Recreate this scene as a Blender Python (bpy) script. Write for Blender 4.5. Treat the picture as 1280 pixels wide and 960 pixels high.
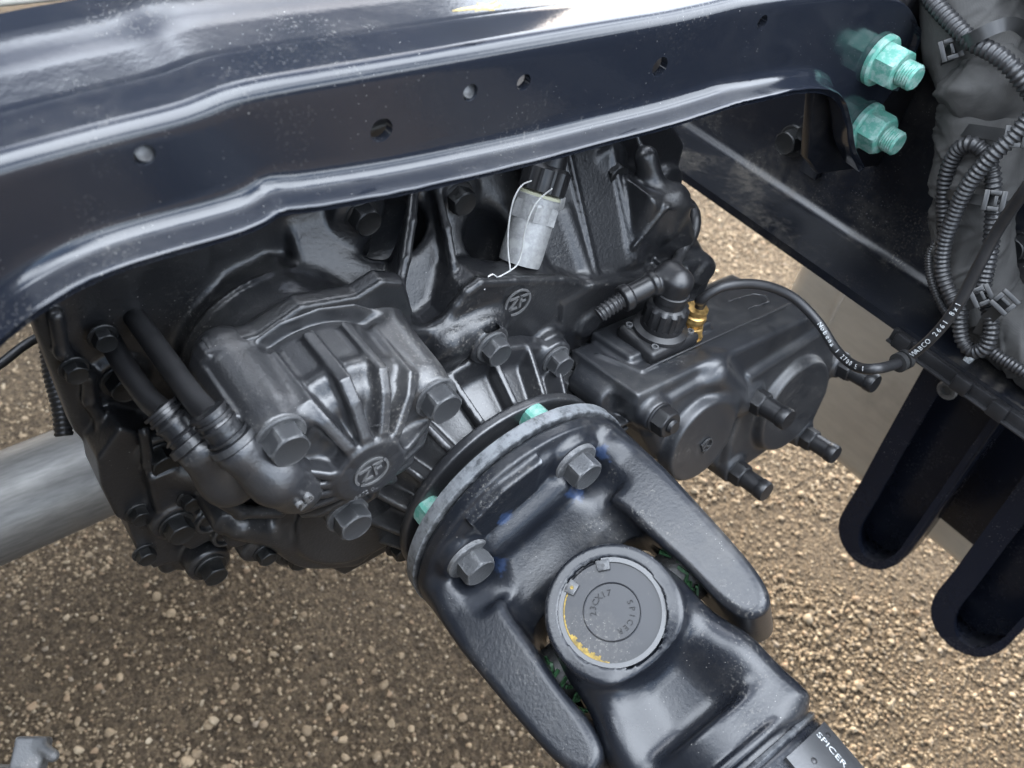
import bpy, bmesh, math, random
import numpy as np
from mathutils import Matrix, Vector
random.seed(7); np.random.seed(7)
for o in list(bpy.data.objects): bpy.data.objects.remove(o)
SC = bpy.context.scene; COL = SC.collection
R = math.radians

# ------------------------------------------------------------------ camera
FPX = 1069.0
XC = np.array([.790, -.338, .512]); XC /= np.linalg.norm(XC)
YC = np.array([-.597, -.616, .514]); YC -= XC * (XC @ YC); YC /= np.linalg.norm(YC)
MC = np.stack([XC, YC, np.cross(XC, YC)], 1)
FL = np.array([0, 0, .72])                       # centre of the gearbox output flange
CAM = FL - MC.T @ (.609 * np.array([15 / FPX, 160 / FPX, 1]))
cd = bpy.data.cameras.new('camera'); cam = bpy.data.objects.new('camera', cd); COL.objects.link(cam)
cd.sensor_width = 36; cd.sensor_fit = 'HORIZONTAL'; cd.lens = FPX / 1280 * 36
cd.clip_start = .02; cd.clip_end = 400
cam.matrix_world = Matrix(((MC[0, 0], -MC[1, 0], -MC[2, 0], CAM[0]), (MC[0, 1], -MC[1, 1], -MC[2, 1], CAM[1]),
                           (MC[0, 2], -MC[1, 2], -MC[2, 2], CAM[2]), (0, 0, 0, 1)))
cd.dof.use_dof = True; cd.dof.focus_distance = .56; cd.dof.aperture_fstop = 10.0
SC.camera = cam
# ------------------------------------------------------------------ sky, sun, exposure
SUN_EL, SUN_AZ = R(31), math.atan2(.45, .89)      # azimuth from +Y towards +X: front right, beyond the cab
w = bpy.data.worlds.new('World'); SC.world = w; w.use_nodes = True
nt = w.node_tree; bg = nt.nodes['Background']
sky = nt.nodes.new('ShaderNodeTexSky'); sky.sky_type = 'NISHITA'; sky.sun_disc = False
sky.sun_elevation = SUN_EL; sky.sun_rotation = SUN_AZ; sky.air_density = 1.0; sky.dust_density = 3.0
# broken cloud spread evenly over the whole sky
tcn = nt.nodes.new('ShaderNodeTexCoord'); sepn = nt.nodes.new('ShaderNodeSeparateXYZ'); nt.links.new(tcn.outputs['Generated'], sepn.inputs[0])
def wm(op, a, b=None):
    n = nt.nodes.new('ShaderNodeMath'); n.operation = op
    for i, q in enumerate((a, b)):
        if q is None: continue
        if isinstance(q, (int, float)): n.inputs[i].default_value = q
        else: nt.links.new(q, n.inputs[i])
    return n.outputs[0]
zz = wm('ADD', wm('MAXIMUM', sepn.outputs[2], 0.0), .28)
cmb = nt.nodes.new('ShaderNodeCombineXYZ'); nt.links.new(wm('DIVIDE', sepn.outputs[0], zz), cmb.inputs[0]); nt.links.new(wm('DIVIDE', sepn.outputs[1], zz), cmb.inputs[1])
cn_ = nt.nodes.new('ShaderNodeTexNoise'); cn_.inputs['Scale'].default_value = 1.3; cn_.inputs['Detail'].default_value = 5; cn_.inputs['Roughness'].default_value = .5; nt.links.new(cmb.outputs[0], cn_.inputs['Vector'])
mr = nt.nodes.new('ShaderNodeMapRange'); mr.interpolation_type = 'SMOOTHSTEP'; nt.links.new(cn_.outputs['Fac'], mr.inputs[0])
for i_, q_ in ((1, .40), (2, .58), (3, 0.), (4, 1.)): mr.inputs[i_].default_value = q_
mxw = nt.nodes.new('ShaderNodeMix'); mxw.data_type = 'RGBA'; nt.links.new(mr.outputs[0], mxw.inputs[0]); nt.links.new(sky.outputs[0], mxw.inputs[6]); 
cg = wm('MULTIPLY_ADD', wm('MAXIMUM', sepn.outputs[2], 0.0), 2.0); cg.node.inputs[2].default_value = 1.0     # overcast: zenith three times the horizon
cc = nt.nodes.new('ShaderNodeCombineXYZ')
for i_, q_ in enumerate((8.2, 8.9, 9.9)): nt.links.new(wm('MULTIPLY', cg, q_), cc.inputs[i_])
nt.links.new(cc.outputs[0], mxw.inputs[7])
nt.links.new(mxw.outputs[2], bg.inputs[0]); bg.inputs[1].default_value = .15
sl = bpy.data.lights.new('sun', 'SUN'); sun = bpy.data.objects.new('sun', sl); COL.objects.link(sun)
sl.energy = 5.0; sl.angle = R(1.2); sl.color = (1, .95, .87)
sd = Vector((math.sin(SUN_AZ) * math.cos(SUN_EL), math.cos(SUN_AZ) * math.cos(SUN_EL), math.sin(SUN_EL)))
sun.rotation_euler = sd.to_track_quat('Z', 'Y').to_euler(); sun.location = (2, 3, 5)
SC.view_settings.view_transform = 'Standard'; SC.view_settings.look = 'None'
SC.view_settings.gamma = 1; SC.view_settings.use_curve_mapping = False; SC.view_settings.exposure = 1.7

# ------------------------------------------------------------------ helpers
def ray(px, py): return MC.T @ np.array([(px - 640) / FPX, (py - 480) / FPX, 1])
def U(px, py, ax, v):                            # a photo pixel on a plane of the vehicle
    d = ray(px, py); i = 'XYZ'.index(ax); return CAM + d * ((v - CAM[i]) / d[i])
def D(px, py, t): return CAM + ray(px, py) * t   # a photo pixel at a distance
def V(*a): return np.array(a, float)
def unit(a): a = np.asarray(a, float); return a / np.linalg.norm(a)

def new_mesh(name, verts, faces, smooth=True):
    me = bpy.data.meshes.new(name)
    if isinstance(faces, np.ndarray):
        k = faces.shape[1]; n = len(faces)
        me.vertices.add(len(verts)); me.vertices.foreach_set('co', np.asarray(verts, np.float32).ravel())
        me.loops.add(n * k); me.loops.foreach_set('vertex_index', faces.astype(np.int32).ravel())
        me.polygons.add(n); me.polygons.foreach_set('loop_start', np.arange(0, n * k, k, dtype=np.int32))
        me.polygons.foreach_set('loop_total', np.full(n, k, np.int32))
        me.update(calc_edges=True)
    else:
        me.from_pydata([tuple(map(float, v)) for v in verts], [], faces); me.update()
    if smooth: me.polygons.foreach_set('use_smooth', np.ones(len(me.polygons), bool))
    return me

def wloc(o):
    l = Vector((0, 0, 0))
    while o is not None: l += o.location; o = o.parent
    return l

def tag(o, label=None, cat=None, group=None, kind=None):
    if label: o['label'] = label
    if cat: o['category'] = cat
    if group: o['group'] = group
    if kind: o['kind'] = kind
    return o

def thing(name, loc, label, cat, group=None):
    o = bpy.data.objects.new(name, None); COL.objects.link(o); o.location = Vector([float(q) for q in loc])
    o.empty_display_size = .02
    return tag(o, label, cat, group)

def obj(name, me, mat, parent=None, center=None, sharp=None):
    """world-space mesh -> object; vertices are moved into the parent's frame"""
    o = bpy.data.objects.new(name, me); COL.objects.link(o)
    if mat is not None: me.materials.append(mat)
    if parent is not None:
        o.parent = parent; off = wloc(parent)
    else:
        off = Vector([float(q) for q in center]) if center is not None else Vector((0, 0, 0)); o.location = off
    if off.length: me.transform(Matrix.Translation(-off))
    if sharp is not None: me.set_sharp_from_angle(angle=R(sharp))
    return o

def place(name, me, parent, pos, axis, roll=0.0, scale=1.0, mat=None):
    """a shared mesh whose +Z points along axis, at a world position, as a part of parent"""
    o = bpy.data.objects.new(name, me); COL.objects.link(o); o.parent = parent
    q = Vector([float(a) for a in axis]).to_track_quat('Z', 'Y')
    o.location = Vector([float(a) for a in pos]) - (wloc(parent) if parent else Vector((0, 0, 0)))
    o.rotation_mode = 'QUATERNION'; o.rotation_quaternion = q @ Matrix.Rotation(roll, 3, 'Z').to_quaternion()
    o.scale = (scale,) * 3
    return o

class MB:
    def __init__(s): s.v = []; s.f = []
    def add(s, v, f):
        n = len(s.v); s.v += [tuple(map(float, p)) for p in v]; s.f += [[i + n for i in q] for q in f]; return s
    def box(s, c, h, ax=None):
        ax = np.eye(3) if ax is None else np.asarray(ax)
        vs = [np.asarray(c) + ax[0] * h[0] * i + ax[1] * h[1] * j + ax[2] * h[2] * k for i in (-1, 1) for j in (-1, 1) for k in (-1, 1)]
        return s.add(vs, [[0, 1, 3, 2], [4, 6, 7, 5], [0, 4, 5, 1], [2, 3, 7, 6], [0, 2, 6, 4], [1, 5, 7, 3]])
    def prism(s, pts, o, u, v, w, t0, t1):
        n = len(pts); o, u, v, w = map(np.asarray, (o, u, v, w))
        a = [o + u * p[0] + v * p[1] + w * t0 for p in pts]; b = [o + u * p[0] + v * p[1] + w * t1 for p in pts]
        return s.add(a + b, [list(range(n))[::-1], list(range(n, 2 * n))] + [[i, (i + 1) % n, n + (i + 1) % n, n + i] for i in range(n)])
    def mesh(s, name, smooth=True, bevel=0, seg=2, normals=True):
        me = bpy.data.meshes.new(name); me.from_pydata(s.v, [], s.f); me.update()
        bm = bmesh.new(); bm.from_mesh(me)
        if normals: bmesh.ops.recalc_face_normals(bm, faces=bm.faces)
        if bevel:
            es = [e for e in bm.edges if len(e.link_faces) == 2 and e.calc_face_angle(0) > .5]
            bmesh.ops.bevel(bm, geom=es, offset=bevel, segments=seg, affect='EDGES', profile=.5, clamp_overlap=True)
        bm.to_mesh(me); bm.free()
        if smooth:
            me.polygons.foreach_set('use_smooth', np.ones(len(me.polygons), bool)); me.set_sharp_from_angle(angle=R(38))
        return me

def lathe(prof, n=32, name='lathe', sharp=35):
    """profile [(r,z)...] round +Z"""
    v = []; f = []
    m = len(prof)
    for j in range(n):
        a = 2 * math.pi * j / n
        for r, z in prof: v.append((r * math.cos(a), r * math.sin(a), z))
    for j in range(n):
        k = (j + 1) % n
        for i in range(m - 1): f.append([j * m + i, k * m + i, k * m + i + 1, j * m + i + 1])
    if prof[-1][0] > 1e-6: f.append([j * m + m - 1 for j in range(n)])
    if prof[0][0] > 1e-6: f.append([j * m for j in range(n)][::-1])
    me = new_mesh(name, v, f)
    bm = bmesh.new(); bm.from_mesh(me); bmesh.ops.remove_doubles(bm, verts=bm.verts, dist=1e-6); bmesh.ops.recalc_face_normals(bm, faces=bm.faces); bm.to_mesh(me); bm.free()
    me.polygons.foreach_set('use_smooth', np.ones(len(me.polygons), bool)); me.set_sharp_from_angle(angle=R(sharp))
    return me

def spline(pts, n=12):
    """Catmull-Rom through points"""
    P = [np.asarray(p, float) for p in pts]; P = [2 * P[0] - P[1]] + P + [2 * P[-1] - P[-2]]; out = []
    for i in range(1, len(P) - 2):
        a, b, c, d = P[i - 1:i + 3]
        for j in range(n):
            t = j / n; out.append(.5 * (2 * b + (c - a) * t + (2 * a - 5 * b + 4 * c - d) * t * t + (3 * b - a - 3 * c + d) * t ** 3))
    out.append(P[-2]); return np.array(out)

def resample(P, step):
    d = np.r_[0, np.cumsum(np.linalg.norm(np.diff(P, axis=0), axis=1))]
    n = max(2, int(d[-1] / step) + 1); s = np.linspace(0, d[-1], n)
    return np.stack([np.interp(s, d, P[:, i]) for i in range(3)], 1), s

def tube(P, rad, ns=10, name='tube', caps=True, squash=None):
    P = np.asarray(P, float); n = len(P); rad = np.broadcast_to(np.asarray(rad, float), (n,))
    T = np.gradient(P, axis=0); T /= np.linalg.norm(T, axis=1)[:, None]
    u = np.cross(T[0], [0, 0, 1.0]); u = u if np.linalg.norm(u) > .1 else np.cross(T[0], [1.0, 0, 0]); u = unit(u)
    a = np.linspace(0, 2 * np.pi, ns, endpoint=False); V_ = []
    for i in range(n):
        u = unit(u - T[i] * (u @ T[i])); v = np.cross(T[i], u)
        V_.append(P[i] + rad[i] * (np.cos(a)[:, None] * u + np.sin(a)[:, None] * v))
    V_ = np.concatenate(V_)
    f = []
    for i in range(n - 1):
        for j in range(ns):
            k = (j + 1) % ns; f.append([i * ns + j, i * ns + k, (i + 1) * ns + k, (i + 1) * ns + j])
    if caps: f += [list(range(ns))[::-1], list(range((n - 1) * ns, n * ns))]
    me = new_mesh(name, V_, f); me.set_sharp_from_angle(angle=R(60))
    return me

def corrugated(pts, r, pitch=.0034, depth=.0011, name='conduit', ns=12):
    P, s = resample(spline(pts), pitch / 5)
    ph = (s / pitch) % 1
    rr = r - depth * np.clip((np.abs(ph - .5) * 2 - .35) / .3, 0, 1)
    return tube(P, rr, ns, name)

def text_mesh(txt, size, extrude, M4, name='lettering', bold=0):
    c = bpy.data.curves.new(name, 'FONT'); c.body = txt; c.size = size; c.extrude = extrude; c.offset = bold
    c.align_x = 'CENTER'; c.align_y = 'CENTER'; c.resolution_u = 3
    o = bpy.data.objects.new(name, c); COL.objects.link(o)
    dg = bpy.context.evaluated_depsgraph_get(); me = bpy.data.meshes.new_from_object(o.evaluated_get(dg))
    bpy.data.objects.remove(o); me.transform(M4); return me

def frame(o, x, y, z):
    o, x, y, z = [[float(q) for q in a] for a in (o, x, y, z)]
    return Matrix(((x[0], y[0], z[0], o[0]), (x[1], y[1], z[1], o[1]), (x[2], y[2], z[2], o[2]), (0, 0, 0, 1)))

# ------------------------------------------------------------------ signed-distance castings
class SDF:
    def __init__(s, lo, hi, h):
        s.h = h; s.lo = np.array(lo, float); s.n = [int(math.ceil((b - a) / h)) + 1 for a, b in zip(lo, hi)]
        s.ax = [(s.lo[i] + h * np.arange(s.n[i])).astype(np.float32) for i in range(3)]
        s.v = np.full(s.n, .05, np.float32)
    def _do(s, fn, lo, hi, k, cut):
        m = 2 * k + 3 * s.h; sl = []
        for i in range(3):
            a = int(max(0, math.floor((lo[i] - m - s.lo[i]) / s.h))); b = int(min(s.n[i], math.ceil((hi[i] + m - s.lo[i]) / s.h) + 1))
            if b <= a: return s
            sl.append(slice(a, b))
        sl = tuple(sl)
        d = fn(s.ax[0][sl[0]][:, None, None], s.ax[1][sl[1]][None, :, None], s.ax[2][sl[2]][None, None, :])
        a = s.v[sl]
        if cut: a = -a
        if k > 0:
            hh = np.maximum(k - np.abs(a - d), 0) / k; r = np.minimum(a, d) - hh * hh * k * .25
        else: r = np.minimum(a, d)
        if cut:  # smooth max(v,-d) = -smin(-v,d)
            s.v[sl] = -r
        else: s.v[sl] = r
        return s
    def box(s, c, half, r=.004, k=.006, ax=None, cut=False):
        c = np.asarray(c, float); half = np.asarray(half, float)
        A = np.eye(3) if ax is None else np.asarray(ax, float)
        ext = np.abs(A.T) @ half
        def fn(x, y, z):
            x = x - c[0]; y = y - c[1]; z = z - c[2]; q = []
            for i in range(3):
                q.append(np.abs((x * A[i, 0] + y * A[i, 1] + z * A[i, 2]) if ax is not None else (x, y, z)[i]) - np.float32(half[i] - r))
            o = np.sqrt(np.maximum(q[0], 0) ** 2 + np.maximum(q[1], 0) ** 2 + np.maximum(q[2], 0) ** 2)
            return o + np.minimum(np.maximum(np.maximum(q[0], q[1]), q[2]), 0) - np.float32(r)
        return s._do(fn, c - ext, c + ext, k, cut)
    def cone(s, a, b, ra, rb, rd=.002, k=.006, cut=False):
        a = np.asarray(a, float); b = np.asarray(b, float); L = np.linalg.norm(b - a); t = (b - a) / L
        rm = max(ra, rb); e = rm * np.sqrt(np.maximum(1 - t * t, 0)) + 1e-4
        sl = (rb - ra) / L; cs = 1 / math.sqrt(1 + sl * sl)
        def fn(x, y, z):
            x = x - a[0]; y = y - a[1]; z = z - a[2]
            h = x * t[0] + y * t[1] + z * t[2]
            r = np.sqrt(np.maximum(x * x + y * y + z * z - h * h, 0))
            q0 = (r - (ra + sl * h)) * cs + rd; q1 = np.abs(h - L / 2) - L / 2 + rd
            return np.sqrt(np.maximum(q0, 0) ** 2 + np.maximum(q1, 0) ** 2) + np.minimum(np.maximum(q0, q1), 0) - np.float32(rd)
        return s._do(fn, np.minimum(a, b) - e, np.maximum(a, b) + e, k, cut)
    def cyl(s, a, b, r, rd=.002, k=.006, cut=False): return s.cone(a, b, r, r, rd, k, cut)
    def cap(s, a, b, ra, rb=None, k=.006, cut=False):
        rb = ra if rb is None else rb
        a = np.asarray(a, float); b = np.asarray(b, float); ba = b - a; L2 = max(ba @ ba, 1e-12); rm = max(ra, rb)
        def fn(x, y, z):
            x = x - a[0]; y = y - a[1]; z = z - a[2]
            h = np.clip((x * ba[0] + y * ba[1] + z * ba[2]) / L2, 0, 1)
            return np.sqrt((x - ba[0] * h) ** 2 + (y - ba[1] * h) ** 2 + (z - ba[2] * h) ** 2) - (ra + (rb - ra) * h)
        return s._do(fn, np.minimum(a, b) - rm, np.maximum(a, b) + rm, k, cut)
    def chain(s, pts, r, k=.006, cut=False):
        for a, b in zip(pts[:-1], pts[1:]): s.cap(a, b, r, r, k, cut)
        return s
    def ell(s, c, rad, k=.006, cut=False):
        c = np.asarray(c, float); rad = np.asarray(rad, float); m = rad.min()
        def fn(x, y, z):
            return (np.sqrt(((x - c[0]) / rad[0]) ** 2 + ((y - c[1]) / rad[1]) ** 2 + ((z - c[2]) / rad[2]) ** 2) - 1) * m
        return s._do(fn, c - rad, c + rad, k, cut)
    def poly(s, o, u, v, w, pts, t0, t1, r=.003, k=.006, cut=False):
        """polygon in the (u,v) plane, extruded along w from t0 to t1"""
        o, u, v, w = [np.asarray(q, float) for q in (o, u, v, w)]; P = np.asarray(pts, float); tm = (t0 + t1) / 2; th = (t1 - t0) / 2
        cs = np.array([o + u * p[0] + v * p[1] + w * t for p in P for t in (t0, t1)])
        def fn(x, y, z):
            x = x - o[0]; y = y - o[1]; z = z - o[2]
            a = (x * u[0] + y * u[1] + z * u[2]).astype(np.float32); b = (x * v[0] + y * v[1] + z * v[2]).astype(np.float32)
            h = x * w[0] + y * w[1] + z * w[2]
            a, b = np.broadcast_arrays(a, b)
            d = np.full(a.shape, 1e3, np.float32); ins = np.zeros(a.shape, bool); n = len(P)
            for i in range(n):
                p, q = P[i], P[(i + 1) % n]; e = q - p; wa = a - np.float32(p[0]); wb = b - np.float32(p[1])
                t = np.clip((wa * e[0] + wb * e[1]) / (e @ e), 0, 1)
                d = np.minimum(d, (wa - e[0] * t) ** 2 + (wb - e[1] * t) ** 2)
                c1 = b >= p[1]; c2 = b < q[1]; c3 = e[0] * wb > e[1] * wa
                ins ^= (c1 & c2 & c3) | (~c1 & ~c2 & ~c3)
            d = np.sqrt(d); d = np.where(ins, -d, d) + np.float32(r); hz = np.abs(h - tm) - th + r
            return np.sqrt(np.maximum(d, 0) ** 2 + np.maximum(hz, 0) ** 2) + np.minimum(np.maximum(d, hz), 0) - np.float32(r)
        return s._do(fn, cs.min(0), cs.max(0), k, cut)
    def mesh(s, name, xf=None):
        v = s.v; h = s.h; nx, ny, nz = v.shape
        ins = v < 0
        cnt = np.zeros((nx - 1, ny - 1, nz - 1), np.int8)
        for i in (0, 1):
            for j in (0, 1):
                for k in (0, 1): cnt += ins[i:nx - 1 + i, j:ny - 1 + j, k:nz - 1 + k]
        ci, cj, ck = np.nonzero((cnt > 0) & (cnt < 8)); del cnt
        N = len(ci); acc = np.zeros((N, 3)); num = np.zeros(N)
        for ax in range(3):
            for p in (0, 1):
                for q in (0, 1):
                    o = [0, 0, 0]; o[(ax + 1) % 3] = p; o[(ax + 2) % 3] = q; e = list(o); e[ax] = 1
                    a = v[ci + o[0], cj + o[1], ck + o[2]]; b = v[ci + e[0], cj + e[1], ck + e[2]]
                    m = (a < 0) != (b < 0); t = np.zeros(N); t[m] = (a[m] / (a[m] - b[m]))
                    for d in range(3): acc[:, d] += np.where(m, (t if d == ax else o[d]), 0)
                    num += m
        co = acc / num[:, None] + np.stack([ci, cj, ck], 1)
        co = co * h + s.lo
        idx = np.full((nx - 1, ny - 1, nz - 1), -1, np.int32); idx[ci, cj, ck] = np.arange(N)
        F_ = []
        for ax in range(3):
            b1, b2 = (ax + 1) % 3, (ax + 2) % 3
            sl0 = [slice(1, -1)] * 3; sl1 = [slice(1, -1)] * 3; sl0[ax] = slice(0, v.shape[ax] - 1); sl1[ax] = slice(1, v.shape[ax])
            A = ins[tuple(sl0)]; B = ins[tuple(sl1)]
            for fl in (0, 1):
                e = np.stack(np.nonzero((A & ~B) if fl else (~A & B)), 1)
                e[:, b1] += 1; e[:, b2] += 1
                q = []
                for (p1, p2) in ((0, 0), (1, 0), (1, 1), (0, 1)):
                    c = e.copy(); c[:, b1] -= 1 - p1; c[:, b2] -= 1 - p2
                    q.append(idx[c[:, 0], c[:, 1], c[:, 2]])
                q = np.stack(q, 1)
                F_.append(q if fl else q[:, ::-1])
        F_ = np.concatenate(F_); F_ = F_[(F_ >= 0).all(1)]
        # light surface smoothing to remove grid ripple
        ea = np.concatenate([F_[:, [0, 1]], F_[:, [1, 2]], F_[:, [2, 3]], F_[:, [3, 0]]])
        deg = np.bincount(ea.ravel(), minlength=N)[:, None]
        for lam in (.5, -.52, .5, -.52):
            sm = np.stack([np.bincount(ea[:, 0], co[ea[:, 1], d], N) + np.bincount(ea[:, 1], co[ea[:, 0], d], N) for d in range(3)], 1)
            co = co + lam * (sm / np.maximum(deg, 1) - co)
        if xf is not None: co = xf(co)
        return new_mesh(name, co, F_)

# ------------------------------------------------------------------ materials
class NT:
    def __init__(s, name):
        s.m = bpy.data.materials.new(name); s.m.use_nodes = True; s.t = s.m.node_tree
        s.b = s.t.nodes['Principled BSDF']; s.co = s.t.nodes.new('ShaderNodeTexCoord').outputs['Object']
    def n(s, ty, **kw):
        nd = s.t.nodes.new('ShaderNode' + ty)
        for k, v in kw.items(): setattr(nd, k, v)
        return nd
    def link(s, a, b): s.t.links.new(a, b)
    def noise(s, scale, detail=4, rough=.55, vec=None, dist=0):
        nd = s.n('TexNoise'); nd.inputs['Scale'].default_value = scale; nd.inputs['Detail'].default_value = detail
        nd.inputs['Roughness'].default_value = rough; nd.inputs['Distortion'].default_value = dist; s.link(vec or s.co, nd.inputs['Vector']); return nd.outputs['Fac']
    def ramp(s, fac, a, b, ca=0., cb=1.):
        nd = s.n('MapRange'); nd.clamp = True; nd.interpolation_type = 'SMOOTHSTEP'
        for i, q in zip(range(1, 5), (a, b, ca, cb)): nd.inputs[i].default_value = q
        s.link(fac, nd.inputs[0]); return nd.outputs[0]
    def math(s, op, a, b=None):
        nd = s.n('Math', operation=op)
        for i, q in enumerate((a, b)):
            if q is None: continue
            if isinstance(q, (int, float)): nd.inputs[i].default_value = q
            else: s.link(q, nd.inputs[i])
        return nd.outputs[0]
    def mix(s, fac, a, b):
        nd = s.n('Mix', data_type='RGBA')
        if isinstance(fac, (int, float)): nd.inputs[0].default_value = fac
        else: s.link(fac, nd.inputs[0])
        for i, q in ((6, a), (7, b)):
            if isinstance(q, (tuple, list)): nd.inputs[i].default_value = (*q, 1)
            else: s.link(q, nd.inputs[i])
        return nd.outputs[2]
    def specks(s, scale, size, keep):
        nd = s.n('TexVoronoi'); nd.inputs['Scale'].default_value = scale; s.link(s.co, nd.inputs['Vector'])
        sep = s.n('SeparateColor'); s.link(nd.outputs['Color'], sep.inputs[0])
        a = s.ramp(nd.outputs['Distance'], size, size * .6)
        b = s.math('GREATER_THAN', sep.outputs[0], 1 - keep)
        return s.math('MULTIPLY', a, b)
    def up(s):
        g = s.n('NewGeometry'); sep = s.n('SeparateXYZ'); s.link(g.outputs['Normal'], sep.inputs[0]); return sep.outputs[2]
    def bump(s, h, strength, dist, prev=None):
        nd = s.n('Bump'); nd.inputs['Strength'].default_value = strength; nd.inputs['Distance'].default_value = dist
        s.link(h, nd.inputs['Height'])
        if prev is not None: s.link(prev, nd.inputs['Normal'])
        return nd.outputs[0]
    def set(s, **kw):
        for k, v in kw.items():
            i = s.b.inputs[k.replace('_', ' ')]
            if isinstance(v, (int, float)): i.default_value = v
            elif isinstance(v, tuple): i.default_value = (*v, 1) if len(v) == 3 else v
            else: s.link(v, i)
        return s

def paint(name, base, rough, bump=.3, bscale=900, bdist=.0004, dust=.3, speck=.5, wear=0., wearcol=(.2, .2, .2), dustcol=(.16, .15, .135), spec=.5, wave=0., metal=0.):
    m = NT(name)
    big = m.noise(11, 5, .6); fine = m.noise(140, 5, .65)
    blot = m.ramp(m.math('ADD', m.math('MULTIPLY', big, .7), m.math('MULTIPLY', fine, .3)), .46, .72)
    upf = m.ramp(m.up(), -.1, .9, .25, 1)
    d = m.math('MULTIPLY', m.math('MULTIPLY', blot, upf), dust)
    col = m.mix(d, base, dustcol)
    grit = m.math('MULTIPLY', m.math('MULTIPLY', m.ramp(m.noise(480, 3, .7), .54, .66), m.ramp(m.noise(17, 4, .65), .50, .66)), m.ramp(m.up(), -.3, .6, .2, 1))
    col = m.mix(m.math('MULTIPLY', grit, min(.75, dust * 2.2)), col, tuple(c * 1.25 for c in dustcol))
    sp = m.math('MAXIMUM', m.specks(330, .13, .10 * speck), m.specks(800, .22, .10 * speck))
    sp = m.math('MULTIPLY', sp, m.ramp(m.noise(23, 3), .45, .62))
    col = m.mix(m.math('MULTIPLY', sp, .7), col, (.30, .29, .27))
    if wear:
        g = m.n('NewGeometry'); e = m.ramp(m.math('ADD', g.outputs['Pointiness'], m.math('MULTIPLY', m.math('SUBTRACT', m.noise(160, 5, .7), .5), .16)), .535, .60)
        col = m.mix(m.math('MULTIPLY', e, wear), col, wearcol)
    rg = m.math('ADD', m.math('MULTIPLY', m.math('ADD', d, m.math('MULTIPLY', grit, .4)), .35), m.math('ADD', rough - .04, m.math('MULTIPLY', m.noise(46, 4, .6), .08)))
    nb = m.bump(m.noise(bscale, 3, .6), bump, bdist)
    if wave: nb = m.bump(m.noise(38, 2, .4), wave, .002, nb)
    m.set(Base_Color=col, Roughness=rg, Normal=nb, Specular_IOR_Level=spec, Metallic=metal)
    return m.m

def plain(name, base, rough, metal=0., bump=0., bscale=600, var=.15, vs=60, spec=.5, bdist=.0005):
    m = NT(name); f = m.noise(vs, 4, .6)
    lo = tuple(c * (1 - var) for c in base); hi = tuple(min(1, c * (1 + var)) for c in base)
    m.set(Base_Color=m.mix(m.ramp(f, .3, .7), lo, hi), Metallic=metal, Roughness=m.ramp(f, .3, .7, rough - .05, rough + .05), Specular_IOR_Level=spec)
    if bump: m.set(Normal=m.bump(m.noise(bscale, 3), bump, bdist))
    return m.m

M = {}
M['cast'] = paint('black_cast_paint', (.0100, .0105, .012), .32, .5, 420, .0005, .20, .7, .35, (.08, .08, .08), spec=.65)
M['cover'] = paint('satin_cover_paint', (.018, .0185, .0205), .33, .45, 520, .0004, .22, .8, .6, (.15, .15, .15), spec=.85)
M['cast_dark'] = paint('dusty_black_cast', (.005, .0055, .006), .42, .4, 600, .0006, .16, .8, .15, (.05, .05, .05))
M['yoke'] = paint('yoke_black_paint', (.0065, .0078, .0110), .28, .30, 420, .0004, .12, .8, .6, (.15, .155, .16), spec=.5)
M['yoke_flange'] = paint('flange_worn_paint', (.0085, .0100, .0135), .30, .32, 420, .0005, .26, 1., .8, (.20, .21, .22), spec=.5)
M['yoke_rim'] = paint('rim_worn_paint', (.014, .0155, .018), .38, .3, 330, .0006, .7, 1., .8, (.20, .21, .22), dustcol=(.15, .15, .145))
M['cap'] = paint('bearing_cap_paint', (.010, .011, .014), .40, .1, 900, .0002, .26, .5, 0, spec=.5)
M['frame'] = paint('chassis_gloss_paint', (.0095, .0115, .0168), .12, .14, 260, .0003, .10, .6, 0, spec=.6, wave=.07)
M['rail'] = paint('rail_paint', (.005, .006, .009), .30, .2, 300, .0005, .85, .6, 0, dustcol=(.13, .115, .095))
M['bracket'] = paint('bracket_paint', (.007, .009, .016), .26, .15, 300, .0004, .16, .35, 0, spec=.3)
M['box'] = paint('actuator_black_paint', (.013, .014, .0165), .38, .35, 900, .0003, .24, .6, .25, (.09, .09, .09), spec=.75)
M['plastic'] = plain('black_plastic', (.012, .012, .013), .38, bump=.1)
M['rubber'] = plain('black_rubber_hose', (.013, .013, .014), .42, bump=.15, bscale=900)
M['conduit'] = plain('corrugated_conduit_plastic', (.022, .022, .023), .36)
M['bolt'] = paint('black_bolt_finish', (.030, .031, .033), .42, .3, 800, .0003, .3, .8, .5, (.16, .16, .16), metal=.0)
M['bolt_grey'] = paint('zinc_flake_bolt', (.060, .062, .065), .42, .6, 500, .0006, .6, 1., .5, (.26, .26, .26), dustcol=(.22, .21, .20), metal=.3)
def teal():
    m = NT('teal_coated_bolt'); f = m.noise(150, 6, .7); g = m.noise(420, 4, .6)
    c = m.mix(m.ramp(f, .42, .62), (.085, .27, .215), (.23, .36, .32)); c = m.mix(m.ramp(g, .6, .72), c, (.06, .25, .19))
    m.set(Base_Color=c, Roughness=.55, Metallic=.15, Normal=m.bump(g, .3, .0004)); return m.m
M['teal'] = teal()
def greyalu():
    m = NT('mottled_grey_aluminium'); f = m.noise(260, 6, .7); g = m.noise(60, 3)
    c = m.mix(m.ramp(f, .35, .68), (.27, .272, .27), (.38, .38, .375)); c = m.mix(m.ramp(g, .55, .75), c, (.44, .44, .43))
    m.set(Base_Color=c, Roughness=.55, Metallic=.45, Normal=m.bump(f, .35, .0004)); return m.m
M['silver'] = greyalu()
M['brass'] = plain('brass', (.42, .27, .10), .42, .9, var=.35, vs=260)
M['string'] = plain('white_string', (.55, .55, .53), .8)
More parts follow.
